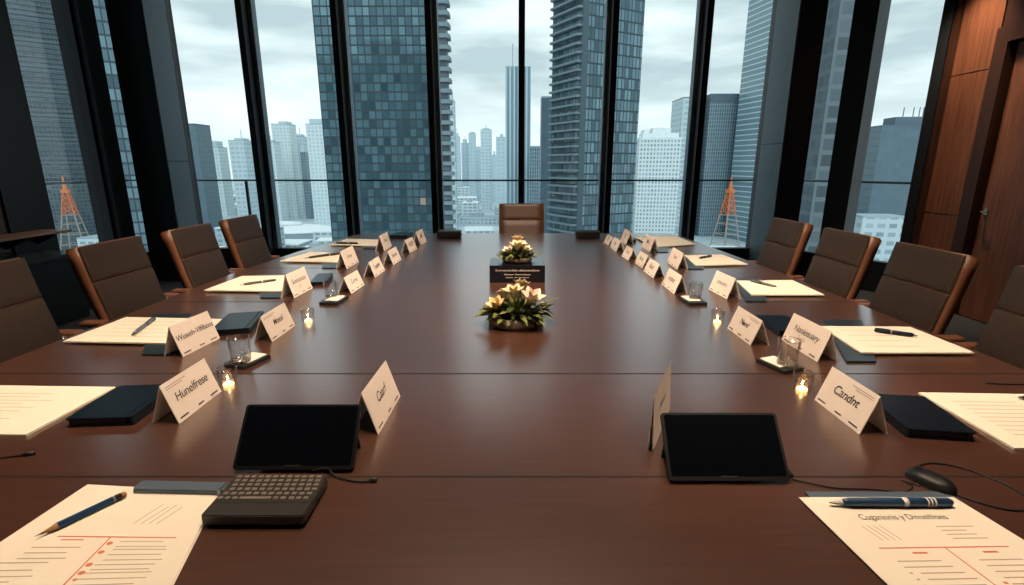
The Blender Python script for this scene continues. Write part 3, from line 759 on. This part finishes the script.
# mouse
ms = thing('computer_mouse', 'black computer mouse with looping cord beside the right agenda', 'mouse', (.880, .935, TZ), R(24))
bm = bmesh.new(); bmesh.ops.create_uvsphere(bm, u_segments=24, v_segments=14, radius=1)
for v in bm.verts:
    x, y, z = v.co
    z = max(z, -.25); q = lambda a: math.copysign(abs(a)**.8, a); v.co = (q(x)*.026*(1+.06*y), q(y)*.045, (z+.25)*.020*(1-.12*y))
mb = obj('mouse_body', bm, 'blkplastic', ms, smooth=True)
obj('scroll_wheel', lathe(bmesh.new(), [(.004, -.003), (.006, -.002), (.006, .002), (.004, .003)], 14, Matrix.Translation((0, .024, .0225)) @ Matrix.Rotation(R(90), 4, 'Y')), 'gunmetal', mb)
obj('button_seam', tube(bmesh.new(), [(0, .040, .0125), (0, .032, .0190), (0, .016, .0230)], .0006, 5), 'screen', mb)
inv = (Matrix.Translation(ms.location) @ Matrix.Rotation(R(24), 4, 'Z')).inverted()
zc = TZ+.002
W = [(.866, .972), (.90, .996), (.945, 1.008), (.990, .992), (1.022, .955), (1.037, .915), (1.030, .875), (1.005, .853), (.966, .848), (.925, .872), (.898, .900)]
pth = [inv @ p for p in smoothpath(P3(W, zc), 6)]
cd = obj('cord', tube(bmesh.new(), pth, .0020, 6), 'blkplastic', ms, smooth=True)
W = [(.852, .925), (.826, .945), (.835, .925), (.80, .905), (.74, .914), (.671, .918), (.62, .937), (.597, .948)]
pth = [inv @ p for p in smoothpath(P3(W, zc), 6)]
obj('cord', tube(bmesh.new(), pth, .0016, 6), 'blkplastic', ms, smooth=True)
obj('plug', rod(bmesh.new(), [(.004, 0), (.0055, .15), (.0055, .8), (.003, 1)], inv @ Vector((.597, .948, TZ+.0055)), inv @ Vector((.590, .962, TZ+.018))), 'blkplastic', ms, smooth=True)
# loose cables at the sides
pth = smoothpath(P3([(-1.25, 1.045), (-1.19, 1.028), (-1.15, 1.034), (-1.115, 1.042)], zc), 6)
t = thing('cable', 'short black cable end on the table at the near left seat', 'cable')
obj('cord', tube(bmesh.new(), pth, .002, 6), 'blkplastic', t, smooth=True)
obj('plug', rod(bmesh.new(), [(.003, 0), (.0045, .2), (.0045, 1)], (-1.128, 1.039, TZ+.0045), (-1.105, 1.046, TZ+.0045)), 'blkplastic', t, smooth=True)
pth = smoothpath(P3([(1.455, 1.438), (1.50, 1.432), (1.56, 1.430), (1.64, 1.46)], zc), 6)
tag(obj('cable', tube(bmesh.new(), pth, .002, 6), 'blkplastic', smooth=True), 'thin black cable behind the near right pad at the frame edge', 'cable')

# ------------------------------------------------------------------ glasses, coasters, tealights
def coaster(label, c, rz, w=.088, d=.118):
    t = thing('coaster', label, 'coaster', (c[0], c[1], TZ), R(rz))
    obj('coaster_base', prism(bmesh.new(), rrect(w, d, .006), 0, .013), 'coaster', t)
    obj('paper_napkin', prism(bmesh.new(), rrect(w*.72, d*.72, .004, 4, 0, d*.10), .013, .0145), 'napkin', t)
    return t
def tumbler(label, c, z, r=.034, h=.082):
    t = thing('water_glass', label, 'glass', (c[0], c[1], z))
    obj('glass_wall', lathe(bmesh.new(), [(r*.86, .0), (r*.9, .002), (r, h), (r-.0022, h), (r*.84, .010), (.001, .009)], 28, cap=False), 'glass', t, smooth=True)
    obj('glass_base', lathe(bmesh.new(), [(r*.85, .0005), (r*.85, .0085)], 28), 'glassrim', t, smooth=True)
    obj('rim', lathe(bmesh.new(), [(r-.0022, h), (r-.001, h+.0014), (r, h)], 28, cap=False), 'glassrim', t, smooth=True)
    return t
MT['glassrim'] = glassmat('glass_rim', (.95, .92, .88, 1), .35, 1.0)
def tealight(label, c, z=TZ, r=.028, h=.058):
    t = thing('tealight_holder', label, 'tealight', (c[0], c[1], z), 0, 'lit tealights in small glasses')
    obj('glass_cup', lathe(bmesh.new(), [(r*.85, 0), (r*.9, .002), (r, h), (r-.0018, h), (r*.86, .004)], 24, cap=False), 'glass', t, smooth=True)
    obj('rim', lathe(bmesh.new(), [(r-.0018, h), (r-.0009, h+.0012), (r, h)], 24, cap=False), 'glassrim', t, smooth=True)
    cn = obj('candle', lathe(bmesh.new(), [(.0150, .002), (.0150, .008), (.013, .0095)], 20), 'wax', t, smooth=True)
    obj('flame', lathe(bmesh.new(), [(.0012, .0096), (.0042, .011), (.0034, .0135), (.0006, .0165)], 10), 'flame', cn, smooth=True)
    return t
coaster('black coaster with white napkin under the near left water glass', (-.898, 1.612), -18)
tumbler('clear water glass on a coaster beside the Hunelfrese card', (-.905, 1.585), TZ+.0148, .034, .085)
tealight('lit tealight in a small glass touching the Hunelfrese card', (-.862, 1.425))
tealight('lit tealight in a small glass beside the Moeali card', (-.872, 2.072))
coaster('black coaster with white napkin under the further left water glass', (-.875, 2.405), -6, .09, .14)
tumbler('clear water glass on a coaster before the Corast card', (-.905, 2.455), TZ+.0148, .034, .075)
coaster('black coaster with white napkin under the near right water glass', (.890, 1.575), 20)
tumbler('clear water glass on a coaster before the Naniosuary card', (.905, 1.56), TZ+.0148, .034, .085)
tealight('lit tealight in a small glass beside the Candnt card', (.862, 1.39))
tealight('lit tealight in a small glass beside the Narel card', (.872, 2.055))
coaster('black coaster with white napkin under the further right water glass', (.885, 2.40), 6, .09, .14)
tumbler('clear water glass on a coaster before the nrabett card', (.905, 2.42), TZ+.0148, .034, .075)

# ------------------------------------------------------------------ flower bowls and the black sign box
def flower_bowl(label, c, z, s, seed, blooms, bscale=1.25):
    rnd = random.Random(seed)
    t = thing('flower_bowl', label, 'flower arrangement', (c[0], c[1], z))
    r, h = .112*s, .040*s
    obj('bowl', lathe(bmesh.new(), [(r*.80, 0), (r*.97, .006*s), (r, h*.5), (r*.98, h), (r*.90, h), (r*.90, h*.55), (.001, h*.55)], 36, cap=False), 'pot', t, smooth=True)
    obj('soil', lathe(bmesh.new(), [(r*.90, h*.6), (r*.90, h*.8), (r*.4, h*1.1)], 24), 'soil', t, smooth=True)
    def leaf(bm, base, dirv, L, w, droop):
        dirv = dirv.normalized(); side = dirv.cross(Vector((0, 0, 1)))
        if side.length < .1: side = Vector((1, 0, 0))
        side.normalize(); prev = None; n = 5
        for i in range(n+1):
            u = i/n
            p = base + dirv*L*u + Vector((0, 0, -droop*L*u*u))
            ww = w*math.sin(math.pi*min(1, .12+.88*u))**.8*(1 if u < 1 else .02)
            up = side.cross(dirv)*ww*.35
            row = [bm.verts.new(p-side*ww+up), bm.verts.new(p), bm.verts.new(p+side*ww+up)]
            if prev:
                for k in (0, 1): bm.faces.new((prev[k], prev[k+1], row[k+1], row[k]))
            prev = row
    for nm, mt, n, el0, el1, L0, L1 in (('foliage', 'leaf', 80, 5, 80, .07, .115), ('foliage', 'leafdk', 70, -5, 75, .06, .09)):
        bm = bmesh.new()
        for i in range(n):
            a = rnd.uniform(0, 2*math.pi); rad = rnd.uniform(.1, .85)*r; el = R(rnd.uniform(el0, el1)*(1-.55*rad/r))
            base = Vector((rad*math.cos(a), rad*math.sin(a), h*.8+.05*s*rnd.random()*(1-rad/r*.6)))
            a2 = a+rnd.uniform(-.6, .6)
            leaf(bm, base, Vector((math.cos(a2)*math.cos(el), math.sin(a2)*math.cos(el), math.sin(el))), rnd.uniform(L0, L1)*s, rnd.uniform(.009, .016)*s, rnd.uniform(.1, .5))
        obj(nm, bm, mt, t, smooth=True)
    for bx, by, bz, bs, mt, tx, ty in blooms:
        bs *= bscale; c0 = Vector((bx, by, bz))*s; m = Matrix.Translation(c0) @ Matrix.Rotation(R(ty), 4, 'Y') @ Matrix.Rotation(R(tx), 4, 'X')
        st = obj('stem', tube(bmesh.new(), [Vector((bx*.5, by*.5, .03))*s, c0], .003*s, 6), 'leafdk', t)
        bm = bmesh.new()
        for ring, (el, L, w, k) in enumerate(((54, .056, .0140, 6), (74, .054, .012, 4))):
            for i in range(k):
                a = 2*math.pi*(i+.5*ring)/k; e = R(el)
                leaf(bm, Vector((0, 0, 0)), Vector((math.cos(a)*math.cos(e), math.sin(a)*math.cos(e), math.sin(e))), L*bs*s, w*bs*s, .18)
        for v in bm.verts: v.co = m @ v.co
        b = obj('blossom', bm, mt, t, smooth=True)
        obj('stamen', tube(bmesh.new(), [m @ Vector((0, 0, .0)), m @ Vector((0, 0, .026*bs*s))], .004*bs*s, 6), 'stamen', b)
    return t
flower_bowl('large bowl of cream and pink lilies with green leaves, nearer of the two centrepieces', (.016, 2.055), TZ, 1.05, 3,
    [(-.005, -.02, .108, 1.1, 'petal', 8, -6), (.058, -.035, .088, 1.25, 'petalpink', 18, 12), (-.070, -.045, .070, 1.0, 'petaloran', 20, -16), (.02, .05, .125, .9, 'petal', -10, 8), (-.04, .045, .09, .9, 'petalpink', -10, -14), (-.095, -.02, .045, .7, 'petal', 20, -40), (.10, .01, .05, .7, 'petal', 5, 40)])
bx = thing('sign_box', 'black box sign with two lines of small pale lettering between the flower bowls', 'sign', (.030, 2.815, TZ))
obj('box_body', BX(-.158, .158, 0, .25, 0, .100, bevel=.002), 'signface', bx)
def sgn(s, w, hh, zc_):
    bm = text_mesh(s, 1, .15); xs = [p.co.x for p in bm.verts]; a, b = min(xs), max(xs)
    for p in bm.verts: p.co = Vector(((p.co.x-(a+b)/2)/(b-a)*w, -.0012, zc_+p.co.y*hh))
    return bm
obj('printed_title', sgn('Srereosnerdlee ufestneretlons', .25, .016, .072), 'signtext', bx)
obj('printed_line', sgn('Noneon Grenerlonon', .15, .012, .048), 'signtext', bx)
obj('printed_line', sgn('soen no leoncn', .13, .010, .031), 'signtext', bx)
flower_bowl('small bowl of cream lilies standing on the black box sign, further centrepiece', (.030, 2.945), TZ+.101, .80, 11,
    [(.0, -.02, .085, 1.45, 'petal', 15, 0), (-.055, -.03, .062, 1.1, 'petalpink', 20, -18), (.055, -.02, .07, 1.1, 'petal', 15, 18), (0, .03, .125, 1.3, 'petaloran', -5, 4), (.03, .0, .105, 1.0, 'petal', 10, 15)])

# low black units at the far end
for i, (x, lab) in enumerate(((-.578, 'low black conference unit at the far table end, left of the head chair'), (.695, 'low black conference unit at the far table end, right of the head chair'))):
    t = thing('conference_unit', lab, 'speaker unit', (x, 4.66, TZ), 0)
    obj('unit_body', BX(-.108, .108, -.06, .06, .004, .066, bevel=.006), 'tabbody', t)
    obj('top_panel', BX(-.10, .10, -.05, .05, .066, .069), 'tabbody', t)
    obj('foot', BX(-.09, .09, -.05, .05, 0, .005), 'screen', t)

# ------------------------------------------------------------------ the city outside
GZ = -68.6
struct('ground_city', BX(-1400, 1400, 60, 2600, GZ-1, GZ), 'ground')
def block(bm, w, d, z0, z1, uvl, poly=None):
    """upright walls + top with UVs in metres"""
    pts = poly or [(-w/2, -d/2), (w/2, -d/2), (w/2, d/2), (-w/2, d/2)]
    n = len(pts); u = 0
    b = [bm.verts.new((x, y, z0)) for x, y in pts]; t = [bm.verts.new((x, y, z1)) for x, y in pts]
    for i in range(n):
        j = (i+1) % n; L = math.dist(pts[i], pts[j])
        f = bm.faces.new((b[i], b[j], t[j], t[i]))
        for lp, (uu, vv) in zip(f.loops, ((u, 0), (u+L, 0), (u+L, z1-z0), (u, z1-z0))): lp[uvl].uv = (uu, vv)
        u += L
    f = bm.faces.new(t)
    for lp in f.loops: lp[uvl].uv = (0, 0)
STEP = {'pale_tower', 'hazy_tower', 'banded_block', 'grey_tower'}
rs = random.Random(5)
def tower(name, label, x, y, w, d, ztop, mat, rz=0, roof='roofg', cat='building', group=None, poly=None, z0=GZ, cap=True):
    bm = bmesh.new(); uvl = bm.loops.layers.uv.new('UVMap')
    block(bm, w, d, 0, ztop-z0, uvl, poly)
    o = obj(name, bm, mat, None, (x, y, z0), rot=(0, 0, R(rz)))
    tag(o, label, cat, group)
    if cap:
        bm = bmesh.new(); hgt = ztop-z0
        pp = poly or [(-w/2, -d/2), (w/2, -d/2), (w/2, d/2), (-w/2, d/2)]
        prism(bm, [(a*1.01, b*1.01) for a, b in pp], hgt, hgt+.8)
        obj('roof', bm, roof, o)
        if name in STEP:
            a, b = rs.uniform(-.42, -.1), rs.uniform(.1, .42); hh = rs.uniform(3, 9)
            obj('stepped_top', BX(w*a, w*b, -d*.35, d*.35, hgt+.8, hgt+hh), mat if False else 'hazeplain', o)
            if rs.random() < .5: obj('mast', tube(bmesh.new(), [(w*(a+b)/2, 0, hgt+hh), (w*(a+b)/2, 0, hgt+hh+rs.uniform(4, 10))], .5, 5), 'hazeplain', o)
    return o
# big dark glass tower left of centre
o = tower('glass_tower', 'tall dark teal gridded glass tower filling the window left of centre', -30, 132, 25.0, 26, 92, 'f_dark')
# balcony tower behind the centre-left fin
x0, x1, yb = -17.0, -13.2, 108
o = tower('balcony_tower', 'slim tower edge with rows of curved balconies just left of centre', -13.9, 109, 2.2, 3, 70, 'f_balc')
for i in range(66):
    z = 28 + i*2.0
    bm = prism(bmesh.new(), [(-1.0, -2.0), (.9, -2.3), (1.5, -2.0), (1.75, -1.4), (1.75, 1.2), (-1.0, 1.4)], z, z+.75)
    obj('balcony', bm, 'slabdk', o)
# centre-right tower: balconies on the left face, glass grid on the right
pl = [(28.2, 220), (55.9, 235.8), (45.3, 254.3), (17.6, 238.5)]
o = tower('residential_tower', 'tall tower right of centre with balconies on one face and glass grid on other', 0, 0, 10, 10, 165, 'f_glass', poly=pl)
u, v = Vector(pl[0]), Vector(pl[3]); dl = (v-u).normalized(); nl = Vector((-dl.y, dl.x))
if nl.x > 0: nl = -nl
for i in range(66):
    z = 18 + i*3.3
    poly = [tuple(u), tuple(u+nl*2.0+dl*1.0), tuple(v+nl*2.0-dl*.6), tuple(v)]
    obj('balcony', prism(bmesh.new(), poly, z, z+.8), 'slabdk', o)
obj('corner_pier', prism(bmesh.new(), [(28.1, 219.7), (30.6, 221.1), (29.6, 222.8), (27.2, 221.4)], 0, 234), 'f_navyplain', o)
# banded glass tower on the right
o = tower('banded_tower', 'tall glass tower with white floor bands seen beside the right column', 0, 0, 10, 10, 190, 'f_band', poly=[(222, 440), (262, 450), (251, 510), (211, 500)])
# slender striped tower in the middle
o = tower('striped_tower', 'slender pale tower with vertical stripes and two rooftop masts, centre', 6.2, 560, 26, 26, 97, 'f_strip')
for dx in (-5.5, 5.5):
    obj('mast', tube(bmesh.new(), [(dx, 0, 165), (dx, 0, 190)], .5, 6), 'roofg', o)
# named mid-distance buildings
tower('slab_building', 'flat navy slab building behind the left corner column', -253, 420, 17, 20, 32, 'f_navy', 0, 'roofd')
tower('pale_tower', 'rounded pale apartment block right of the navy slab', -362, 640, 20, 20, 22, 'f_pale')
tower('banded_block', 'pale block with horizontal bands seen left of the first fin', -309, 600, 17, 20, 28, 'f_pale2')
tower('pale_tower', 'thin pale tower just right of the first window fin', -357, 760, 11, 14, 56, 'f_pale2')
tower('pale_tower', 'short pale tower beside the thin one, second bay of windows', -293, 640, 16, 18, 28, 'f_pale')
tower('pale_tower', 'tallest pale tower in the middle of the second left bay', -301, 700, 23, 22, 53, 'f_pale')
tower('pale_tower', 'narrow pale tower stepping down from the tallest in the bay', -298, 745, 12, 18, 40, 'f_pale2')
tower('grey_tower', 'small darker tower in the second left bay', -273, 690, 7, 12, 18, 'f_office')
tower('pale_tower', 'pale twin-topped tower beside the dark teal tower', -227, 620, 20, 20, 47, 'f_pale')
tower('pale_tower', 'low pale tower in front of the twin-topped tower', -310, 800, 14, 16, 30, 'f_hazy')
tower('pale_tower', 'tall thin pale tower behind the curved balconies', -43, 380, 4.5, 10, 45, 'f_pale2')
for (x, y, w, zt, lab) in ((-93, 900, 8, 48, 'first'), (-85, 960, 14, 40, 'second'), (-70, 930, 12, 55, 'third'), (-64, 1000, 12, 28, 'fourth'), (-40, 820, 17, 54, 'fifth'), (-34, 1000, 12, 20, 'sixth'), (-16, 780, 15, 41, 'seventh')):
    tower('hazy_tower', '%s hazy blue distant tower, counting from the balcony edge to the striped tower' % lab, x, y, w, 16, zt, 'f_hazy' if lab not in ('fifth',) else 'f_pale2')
tower('office_tower', 'mid-height grey-blue office block right of the striped tower', 23, 520, 12, 16, 19, 'f_office')
tower('office_tower', 'dark blue office tower left of the residential tower', 22.6, 330, 9.5, 12, 41, 'f_navy')
o = tower('apartment_block', 'white gridded apartment block with stepped top right of the residential tower', 119, 430, 33, 26, 22, 'f_white', -6, 'roofw')
obj('stepped_top', BX(-14, 14, -11, 11, 90, 95), 'roofw', o); obj('penthouse', BX(-6, 8, -9, 9, 95, 99), 'roofw', o); obj('penthouse', BX(-13, -9, -9, 9, 95, 97.5), 'roofw', o)
o = tower('office_block', 'pale-sided office block behind the wide right fin', 174, 532, 20, 36, 64, 'f_pale2', 0, 'roofd')
o = tower('office_block', 'grey striped office block with dark flat top beside the banded tower', 214, 528, 50, 34, 60, 'f_office', 0, 'roofd')
obj('top_band', BX(-25.4, 25.4, -17.4, 17.4, 128.6, 136), 'roofd', o)
# seen through the right corner panes
tower('dark_tower', 'dark tower filling the first pane right of the column', 63.5, 108, 5, 12, 70, 'f_balc', -10)
o = tower('balcony_block', 'lighter balcony tower behind the dark one, first corner pane', 77, 126, 7.5, 10, 80, 'f_glass', -10)
for i in range(34): obj('balcony', BX(-4.2, 4.2, -6.2, -4.8, 40+i*3.1, 40.9+i*3.1), 'slab', o)
o = tower('masted_block', 'dark blue-grey office block with rooftop masts, seen in the last corner pane', 219, 300, 30, 24, 22, 'f_navy', -8, 'roofd')
obj('plant_room', BX(-6, 9, -6, 6, 91, 96), 'f_navy', o)
for dx in (-2, 3, 6, 8): obj('mast', tube(bmesh.new(), [(dx, -5, 95), (dx, -5, 101)], .25, 5), 'roofd', o)
tower('pale_block', 'pale low block before the masted office block', 172, 240, 19, 14, -22, 'f_low2', -8)
# seen through the left wall panes
o = tower('balcony_tower', 'dark wide tower with ribbed balconies through the left wall window', -370, 432, 44, 30, 205, 'f_balc', 40)
for i in range(60): obj('balcony', BX(-23, 23, -16, 16, 60+i*3.6, 61.0+i*3.6), 'f_navyplain', o)
tower('grey_tower', 'blue-grey tower seen through the narrow left wall window', -152, 200, 15, 16, 90, 'f_glass', 35)
tower('grey_tower', 'lower grey tower behind the ribbed balcony tower, left wall window', -330, 330, 16, 16, 20, 'f_office', 30)
# neighbours behind this building; the glass tower mirrors them
for x, w_, zt, lab in ((-97, 26, 60, 'grey office tower across the street behind the viewer, westernmost'), (-72, 22, 69, 'grey office tower across the street behind the viewer, tallest'), (-48, 24, 63, 'grey office tower across the street behind the viewer, nearest the room')):
    tower('office_tower', lab, x, -80, w_, 20, zt, 'f_office')
# low buildings over the plain
keep = [(-232, 520, 62), (-30, 132, 30), (36, 237, 24), (6, 560, 26), (119, 430, 34), (200, 528, 52), (236, 475, 50), (219, 300, 30), (-370, 432, 50), (172, 240, 20), (-253, 420, 24), (174, 404, 24), (-352, 404, 24), (22.6, 330, 14), (-330, 330, 22), (-43, 380, 12), (-362, 640, 22), (-309, 600, 20), (-357, 760, 16), (-293, 640, 20), (-301, 700, 26), (-298, 745, 18), (-273, 690, 12), (-227, 620, 22), (-310, 800, 18), (-93, 900, 16), (-85, 960, 18), (-70, 930, 18), (-64, 1000, 18), (-40, 820, 20), (-34, 1000, 18), (-16, 780, 20), (23, 520, 18)]
rnd = random.Random(21); made = []
tries = 0
while len(made) < 270 and tries < 30000:
    tries += 1
    y = 300 + 900*rnd.random()**1.3
    x = rnd.uniform(-.72, .50)*y if rnd.random() < .85 else rnd.uniform(-.85, .85)*y
    w, d = rnd.uniform(16, 46)*(.75+y/1500), rnd.uniform(16, 40)*(.75+y/1500)
    if any(math.hypot(x-a, y-b) < r+max(w, d)*.75 for a, b, r in keep): continue
    if any(abs(x-a) < (w+c)/2+5 and abs(y-b) < (d+e)/2+5 for a, b, c, e in made): continue
    made.append((x, y, w, d))
    hgt = rnd.choice((6, 8, 10, 12, 14, 18, 24)) * (1 if y < 800 else 1.5)
    big = rnd.random() < .25
    o = tower('low_building', 'low flat-roofed city building far below the windows', x, y, w, d, GZ+hgt, 'f_low' if rnd.random() < .62 else 'f_low2', rnd.choice((0, 0, 4, -6, 12)), rnd.choice(('roofw', 'roofw', 'roofg')), group='low city buildings far below')
    if big: obj('roof_unit', BX(-w*.25, w*.1, -d*.2, d*.15, hgt+.8, hgt+4), 'roofg', o)
ds = thing('arena', 'wide white domed arena among the low roofs, second left bay', 'building', (-232, 520, GZ))
bm = lathe(bmesh.new(), [(85, 0), (88, 9), (86, 11)], 40, Matrix.Scale(.62, 4, (0, 1, 0))); obj('arena_wall', bm, 'roofg', ds)
bm = lathe(bmesh.new(), [(90, 11), (86, 13.5), (60, 19), (30, 22), (.5, 23)], 40, Matrix.Scale(.62, 4, (0, 1, 0))); obj('dome_roof', bm, 'roofw', ds, smooth=True); ds.scale = (.62, .62, .5)
bm = lathe(bmesh.new(), [(28, 22), (26, 27), (.5, 30)], 30, Matrix.Scale(.62, 4, (0, 1, 0))); obj('roof_lantern', bm, 'roofw', ds, smooth=True)
# orange lattice towers
def lattice(label, x, y):
    t = thing('lattice_tower', label, 'lattice tower', (x, y, GZ), R(20), 'orange lattice towers')
    H_ = 57
    def hw(z): return 8.0*(1-z/H_)+.6 if z < 50 else .9
    lv = [0, 9, 17, 25, 32, 38, 43, 47, 50]
    for part, zs, mt, rr in (('lower_legs', lv[:5], 'lattice_g', .5), ('upper_lattice', lv[4:], 'lattice_o', .5)):
        bm = bmesh.new()
        for za, zb in zip(zs, zs[1:]):
            a, b = hw(za), hw(zb); cs_ = ((1, 1), (-1, 1), (-1, -1), (1, -1))
            for i, (sx, sy) in enumerate(cs_):
                nx, ny = cs_[(i+1) % 4]
                tube(bm, [(sx*a, sy*a, za), (sx*b, sy*b, zb)], rr, 5)
                tube(bm, [(sx*b, sy*b, zb), (nx*b, ny*b, zb)], rr*.5, 4)
                if part == 'upper_lattice':
                    tube(bm, [(sx*a, sy*a, za), (nx*b, ny*b, zb)], rr*.6, 4); tube(bm, [(nx*a, ny*a, za), (sx*b, sy*b, zb)], rr*.6, 4)
        obj(part, bm, mt, t)
    obj('deck', BX(-2.4, 2.4, -2.4, 2.4, 49, 52), 'lattice_o', t)
    obj('mast', tube(bmesh.new(), [(0, 0, 52), (0, 0, 57), (0, 0, 62)], 1, 6, [1.6, 1.0, .3]), 'lattice_o', t)
    return t
lattice('orange lattice tower seen through the window bay left of the right column', 171, 404)
lattice('orange lattice tower seen through the left wall window', -350, 404)

# ------------------------------------------------------------------ world: overcast sky
w = bpy.data.worlds.new('overcast'); scn.world = w; w.use_nodes = True
nt = w.node_tree; nt.nodes.clear()
tc = N(nt, 'ShaderNodeTexCoord')
mp = N(nt, 'ShaderNodeMapping', {'Vector': tc.outputs['Generated'], 'Scale': (1.6, 1.6, 6.5), 'Location': (.3, .1, .4)})
nz = N(nt, 'ShaderNodeTexNoise', {'Vector': mp.outputs[0], 'Scale': 2.2, 'Detail': 5, 'Roughness': .5})
rp = N(nt, 'ShaderNodeValToRGB', {0: nz.outputs[0]})
rp.color_ramp.elements[0].position = .38; rp.color_ramp.elements[0].color = (.50, .57, .59, 1)
rp.color_ramp.elements[1].position = .60; rp.color_ramp.elements[1].color = (.90, .93, .92, 1)
sz = N(nt, 'ShaderNodeSeparateXYZ', {0: tc.outputs['Generated']})
hz = N(nt, 'ShaderNodeMapRange', {'Value': sz.outputs[2], 'From Min': .0, 'From Max': .16, 'To Min': .75, 'To Max': 0})
c = MIX(nt, hz.outputs[0], rp.outputs[0], (.93, .95, .93, 1))
bg = N(nt, 'ShaderNodeBackground', {'Color': c, 'Strength': 1.6})
N(nt, 'ShaderNodeOutputWorld', {'Surface': bg.outputs[0]})

sl = bpy.data.lights.new('facade_fill_sun', 'SUN'); sl.energy = 1.6; sl.angle = R(40); sl.color = (.93, .97, 1)  # added fill from behind the room, brightens facades under the overcast sky
so = bpy.data.objects.new('facade_fill_sun', sl); col.objects.link(so); so.rotation_euler = Vector((-.12, 1, -.75)).to_track_quat('-Z', 'Y').to_euler()
# ------------------------------------------------------------------ lights: warm ceiling downlights plus added fill spots
def spot(x, y, z, tx, ty, tz, power, ang, blend=.7, size=.05, c=(1, .755, .53)):
    l = bpy.data.lights.new('ceiling_or_fill_spot', 'SPOT'); l.energy = power*1.14; l.spot_size = R(ang); l.spot_blend = blend; l.shadow_soft_size = size; l.color = c
    o = bpy.data.objects.new('ceiling_or_fill_spot', l); col.objects.link(o); o.location = (x, y, z)
    o.rotation_euler = (Vector((tx, ty, tz))-Vector((x, y, z))).to_track_quat('-Z', 'Y').to_euler()
for y, p in ((.8, 140), (1.7, 140)):
    spot(0, y, 3.5, 0, y+.3, .75, p, 110, .6)
for s in (-1, 1):
    spot(s*.9, 1.5, 3.5, -s*.9, 2.3, .75, 120, 60)
    spot(s*.9, 2.0, 3.5, -s*1.0, 3.6, .75, 260, 50)
    for y, ty, p in ((1.0, 1.1, 70), (1.7, 2.2, 80), (2.2, 3.4, 120)):
        spot(s*1.5, y, 3.5, s*1.5, ty, .75, p, 55)
spot(1.5, .1, 3.5, .38, 1.17, .82, 130, 16)  # added fill aimed at the edge-on card by the right tablet
spot(.6, .2, 3.5, -.35, 1.24, .80, 60, 16)  # added fill aimed at the card beside the left tablet
spot(0, 1.6, 3.5, .02, 2.35, .8, 150, 30)  # added accent to brighten the flower bowls
spot(0, 2.2, 3.5, .10, 5.1, .9, 420, 24)  # added fill to lift the backlit head chair
spot(3.85, 4.95, 3.5, 4.29, 5.12, 1.6, 290, 55, .9)
spot(3.7, 4.2, 3.5, 4.3, 4.3, 1.2, 110, 60, .9)
spot(-3.4, 4.9, 3.5, -4.3, 5.0, .9, 60, 50, .9)

scn.view_settings.view_transform = 'Standard'
scn.view_settings.exposure = 0
scn.cycles.use_denoising = True
scn.cycles.max_bounces = 8; scn.cycles.transparent_max_bounces = 16
scn.cycles.sample_clamp_indirect = 4
